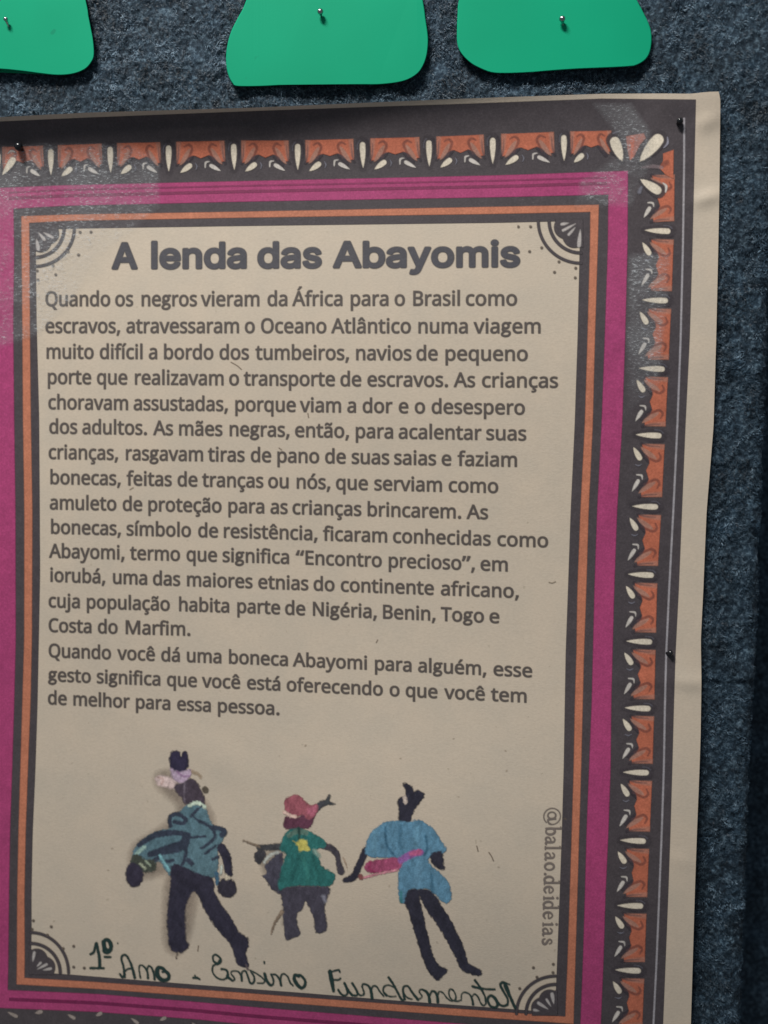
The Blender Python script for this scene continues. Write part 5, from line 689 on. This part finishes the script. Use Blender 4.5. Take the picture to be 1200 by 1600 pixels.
# quarter-circle fans in the panel corners ---------------------------
def fan(cx,cy,sx,sy,R1x,R1y,R2,petals,dots,name='corner_fan'):
    q=lambda r1,r2,a:(cx+sx*r1*math.cos(a),cy+sy*r2*math.sin(a))
    box=[cx-6,cx+sx*98,cy-6,cy+sy*98]; bx=sorted([cx-sx*4,cx+sx*100]); by=sorted([cy-sy*4,cy+sy*100])
    cv=Canvas(bx[0],by[0],bx[1],by[1],DARK); A=np.linspace(0,math.pi/2,26)
    cv.stroke([q(R1x,R1y,a) for a in A],2.3,DARK,1.8,smoothn=0)
    inner=[q(R2,R2,a) for a in A]; cv.stroke(inner,2.5,DARK,1.8,smoothn=0)
    rr=R2-10
    sc_=[(cx-sx*3,cy-sy*3)]+[q(rr*(1+.11*abs(math.sin(4*a*1.02))),rr*(1+.11*abs(math.sin(4*a*1.02))),a) for a in np.linspace(-.08,math.pi/2+.08,60)]
    cv.poly([sc_],DARK,0,1.8)
    for a,r1,r2_,w_ in petals:
        a=math.radians(a); drop(cv,q(r1,r1,a),q(r2_,r2_,a),w_,ink((176,174,172)))
    for (dx,dy) in dots: cv.stroke([(dx,dy),(dx+.1,dy+.1)],2.1,ink((100,92,84)),1.8,.95,smoothn=0)
    cv.build(name,3,M_ink)
pe=[(10,24,40,2.8),(34,16,39,2.3),(55,17,38,2.3),(80,20,42,3.2)]
fan(54,356,1,1,62,60,46,[(80,18,36,2.8),(50,10,26,2.2),(28,16,34,2.2)],[(125,362.7),(142,362.3),(106.3,393),(122.5,398),(82.5,414.5),(87,429),(58,423),(59,437)])
fan(908,345,-1,1,67,66,50,[(85,14,42,3.0),(48,14,31,2.0),(28,10,34,2.0),(10,20,33,2.2)],[(809.8,354),(829,354),(827.4,392.8),(846.4,387),(873.4,408.8),(866.4,425.2),(899.5,418.7),(898.8,433.8)])
fan(868,1584,-1,-1,61,59,46,[(80,16,34,2.8),(58,14,28,1.8),(32,14,34,2.4),(10,26,36,2.0)],[(833.4,1512),(839,1526.8),(864.5,1506.5),(864,1519.6),(812,1544.5)])
fan(48,1520,1,-1,59,63,46,[(80,18,34,2.2),(45,14,24,1.6),(28,12,30,2.0),(12,20,34,2.0)],[(80,1448),(74,1461),(52,1438.5),(50,1452),(98.5,1482),(115,1478.5),(115,1511),(131.5,1512.5)])

# stray fibres and specks lying in the paper
cv=Canvas(60,360,905,1560,ink((130,118,100)))
for P in ([(361,566),(370,571),(377,577)],[(203,765),(208,762)],[(764,1332),(768,1338),(771,1345)],[(590,1000),(588,1004)],[(858,910),(863,911),(868,909)],[(481,646),(482,652)],[(310,1478),(309,1486)],[(745,1322),(747,1330)],[(436,700),(440,703)]):
    cv.stroke(P,.7,ink((112,100,86)),1.6,.75)
for _ in range(24):
    x0,y0=random.uniform(75,890),random.uniform(1130,1500); cv.stroke([(x0,y0),(x0+random.uniform(-2,2),y0+random.uniform(-1.5,1.5))],random.uniform(.4,1.1),ink((140,126,106)),2.,random.uniform(.2,.5),smoothn=0)
cv.build('paper_fleck',2,M_text).name='paper_flecks'; tag(bpy.data.objects['paper_flecks'],kind='stuff')

# clear tape over the corners --------------------------------------
def tape(poly,seed,label):
    lo=np.min(poly,0); hi=np.max(poly,0); cv=Canvas(lo[0]-3,lo[1]-3,hi[0]+3,hi[1]+3,(.6,.65,.7),res=3.0)
    cv.poly([poly],(.6,.65,.7),0,9.,1.); return cv.build('clear_tape',12,M_tape,label=label)
tape([(-60,238),(60,226),(205,228),(246,250),(247,322),(215,352),(150,400),(110,470),(60,520),(-60,560)],1,'worn clear tape with painted glare over the top left corner of the print')
tape([(930,163),(985,163),(1014,205),(1015,260),(985,320),(900,322),(910,282),(975,240),(962,205)],2,'worn clear tape with painted glare over the top right corner of the print')
tape([(985,400),(1046,396),(1038,500),(1028,600),(984,640),(980,520)],3,'clear tape with painted glare down the right ornament border')

# ------------------------------------------------------------------ foam cut-outs
def foam(pts,name,label,depth=2.6):
    P=catmull(pts,6,True)[::1]
    # counter-clockwise in wall space
    xy=P; area_=0.5*np.sum(xy[:,0]*np.roll(xy[:,1],-1)-np.roll(xy[:,0],-1)*xy[:,1])
    if area_>0: P=P[::-1]
    n=len(P); t=np.roll(P,-1,0)-np.roll(P,1,0); t/=np.linalg.norm(t,axis=1)[:,None]; nin=np.stack([t[:,1],-t[:,0]],-1)
    c=P.mean(0); 
    if ((c-P)*nin).sum()<0: nin=-nin
    warp=lambda q:(noise2(q[:,0]/160,q[:,1]/160,71)-.5)*.5*MM
    prof=[(0,.7),(0,1.6),(0,depth),( .7,depth+.28),(1.3,depth+.36)]
    V=[];
    for off,h in prof:
        q=P+nin*off; V.append(W(q[:,0],q[:,1],h*MM+warp(P)))
    import bmesh
    bm=bmesh.new(); rings=[[bm.verts.new(v) for v in r] for r in V]
    for a,b2 in zip(rings[:-1],rings[1:]):
        for i in range(n): bm.faces.new((a[i],a[(i+1)%n],b2[(i+1)%n],b2[i]))
    bm.faces.new(rings[-1]); bm.faces.new(rings[0][::-1])
    bmesh.ops.triangulate(bm,faces=[f for f in bm.faces if len(f.verts)>4]); bmesh.ops.recalc_face_normals(bm,faces=bm.faces)
    me=bpy.data.meshes.new(name); bm.to_mesh(me); bm.free()
    for p in me.polygons: p.use_smooth=len(p.vertices)==4
    o=link(name,me,M_foam); md=o.modifiers.new('e','EDGE_SPLIT'); md.split_angle=math.radians(40)
    tag(o,label,'foam shape','green foam shapes above the poster'); return o
F1=[(134,0),(138.5,25),(142,43),(145.7,63),(147,85),(143,97),(133,108),(115,115.3),(90,117.5),(60,114.5),(33,111),(0,108),(-50,106),(-110,108),(-150,95),(-165,60),(-150,0),(-120,-80),(-80,-150),(-20,-190),(50,-185),(105,-120)]
F2=[(385,0),(371.7,28),(363,45),(357.5,61),(354,79),(353.3,95),(355,111),(358.5,122),(363.5,130.5),(370,134.8),(400,135.2),(433,133.7),(473,130.7),(500,129.6),(533,131),(577,132.6),(610,130.6),(633,126),(650,117),(660,105),(666.5,88),(669,67),(668,50),(665,30),(661.5,5),(650,-50),(625,-130),(580,-185),(500,-200),(435,-170),(403,-70)]
F3=[(717,0),(715,20),(714,45),(714.2,66),(718,79),(726,90),(739,101),(756,109.5),(771,114),(792.6,114.8),(827,113.5),(866,110.3),(905,107.8),(948.6,106),(980,104.3),(994,102),(1007,94.5),(1014.5,84),(1018,68),(1017.5,50),(1012.8,35),(1005,19),(996,2),(968,-50),(930,-130),(870,-180),(790,-170),(735,-90)]
foam(F1,'foam_cutout','green foam shape cut off by the left edge, above the taped corner of the poster')
foam(F2,'foam_cutout','green foam shape in the middle of the row, widest and lowest of the three')
foam(F3,'foam_cutout','green foam shape nearest the right end of the row, with a long straight lower edge')

# ------------------------------------------------------------------ pins
def sphere_mesh(name,c,r,stretch=None):
    import bmesh
    bm=bmesh.new(); bmesh.ops.create_uvsphere(bm,u_segments=24,v_segments=14,radius=r)
    if stretch is not None:
        ax=Vector(stretch[0]).normalized(); k=stretch[1]
        for v in bm.verts: d=v.co.dot(ax); v.co+=ax*d*(k-1)
    for v in bm.verts: v.co+=Vector(c)
    me=bpy.data.meshes.new(name); bm.to_mesh(me); bm.free()
    for p in me.polygons: p.use_smooth=True
    return me
def rod_mesh(name,a,b_,ra,rb,n=14):
    a=np.array(a);b_=np.array(b_); d=b_-a; d/=np.linalg.norm(d); s=np.cross(d,[0,0,1.]) ; s/=np.linalg.norm(s); t=np.cross(d,s)
    A=[a+(s*math.cos(q)+t*math.sin(q))*ra for q in np.linspace(0,2*math.pi,n,endpoint=False)]; B=[b_+(s*math.cos(q)+t*math.sin(q))*rb for q in np.linspace(0,2*math.pi,n,endpoint=False)]
    Q=[(i,(i+1)%n,n+(i+1)%n,n+i) for i in range(n)]; return fastmesh(name,np.array(A+B),np.array(Q))
def pin(entry,head,proud_e,proud_h,r,mat,label,group,collar=.55):
    e=W([entry[0]],[entry[1]],proud_e)[0]; h=W([head[0]],[head[1]],proud_h)[0]
    root=empty('map_pin',tuple(e)); tag(root,label,'pin',group)
    deep=e+(e-h)*.6
    link('shaft',rod_mesh('shaft',deep,h,.22*MM,.22*MM),M_steel,root)
    link('collar',rod_mesh('collar',e+(h-e)*.12,h,.42*MM,r*.8),mat,root)
    link('head',sphere_mesh('head',h,r,((h-e)/np.linalg.norm(h-e),.9)),mat,root)
    return root
hf=3.1*MM
pin((13,40),(9,30),hf,hf+1.6*MM,.85*MM,M_steel,'small steel pin near the left edge, stuck in the cut-off green foam shape','steel pins holding the foam shapes')
pin((501.5,25),(500.5,18),hf,hf+1.5*MM,1.08*MM,M_steel,'small steel pin in the middle green foam shape','steel pins holding the foam shapes')
pin((879.5,38),(878.5,29.5),hf,hf+1.5*MM,1.1*MM,M_steel,'small steel pin in the right-hand green foam shape','steel pins holding the foam shapes')
pin((1057.5,194),(1062.5,189),float(H(1057,194)),float(H(1057,194))+1.5*MM,1.15*MM,M_black,'black pin in the top right corner of the poster beside the white line','black pins holding the poster')
pin((37,237),(29,229),float(H(37,237)),float(H(37,237))+1.9*MM,1.6*MM,M_black,'black pin in the top left part of the poster, above a cream petal','black pins holding the poster')
pin((1040,1020.5),(1048,1020),float(H(1040,1020)),float(H(1040,1020))+1.3*MM,1.0*MM,M_black,'black pin halfway down the right side of the poster, on the thin white line','black pins holding the poster')
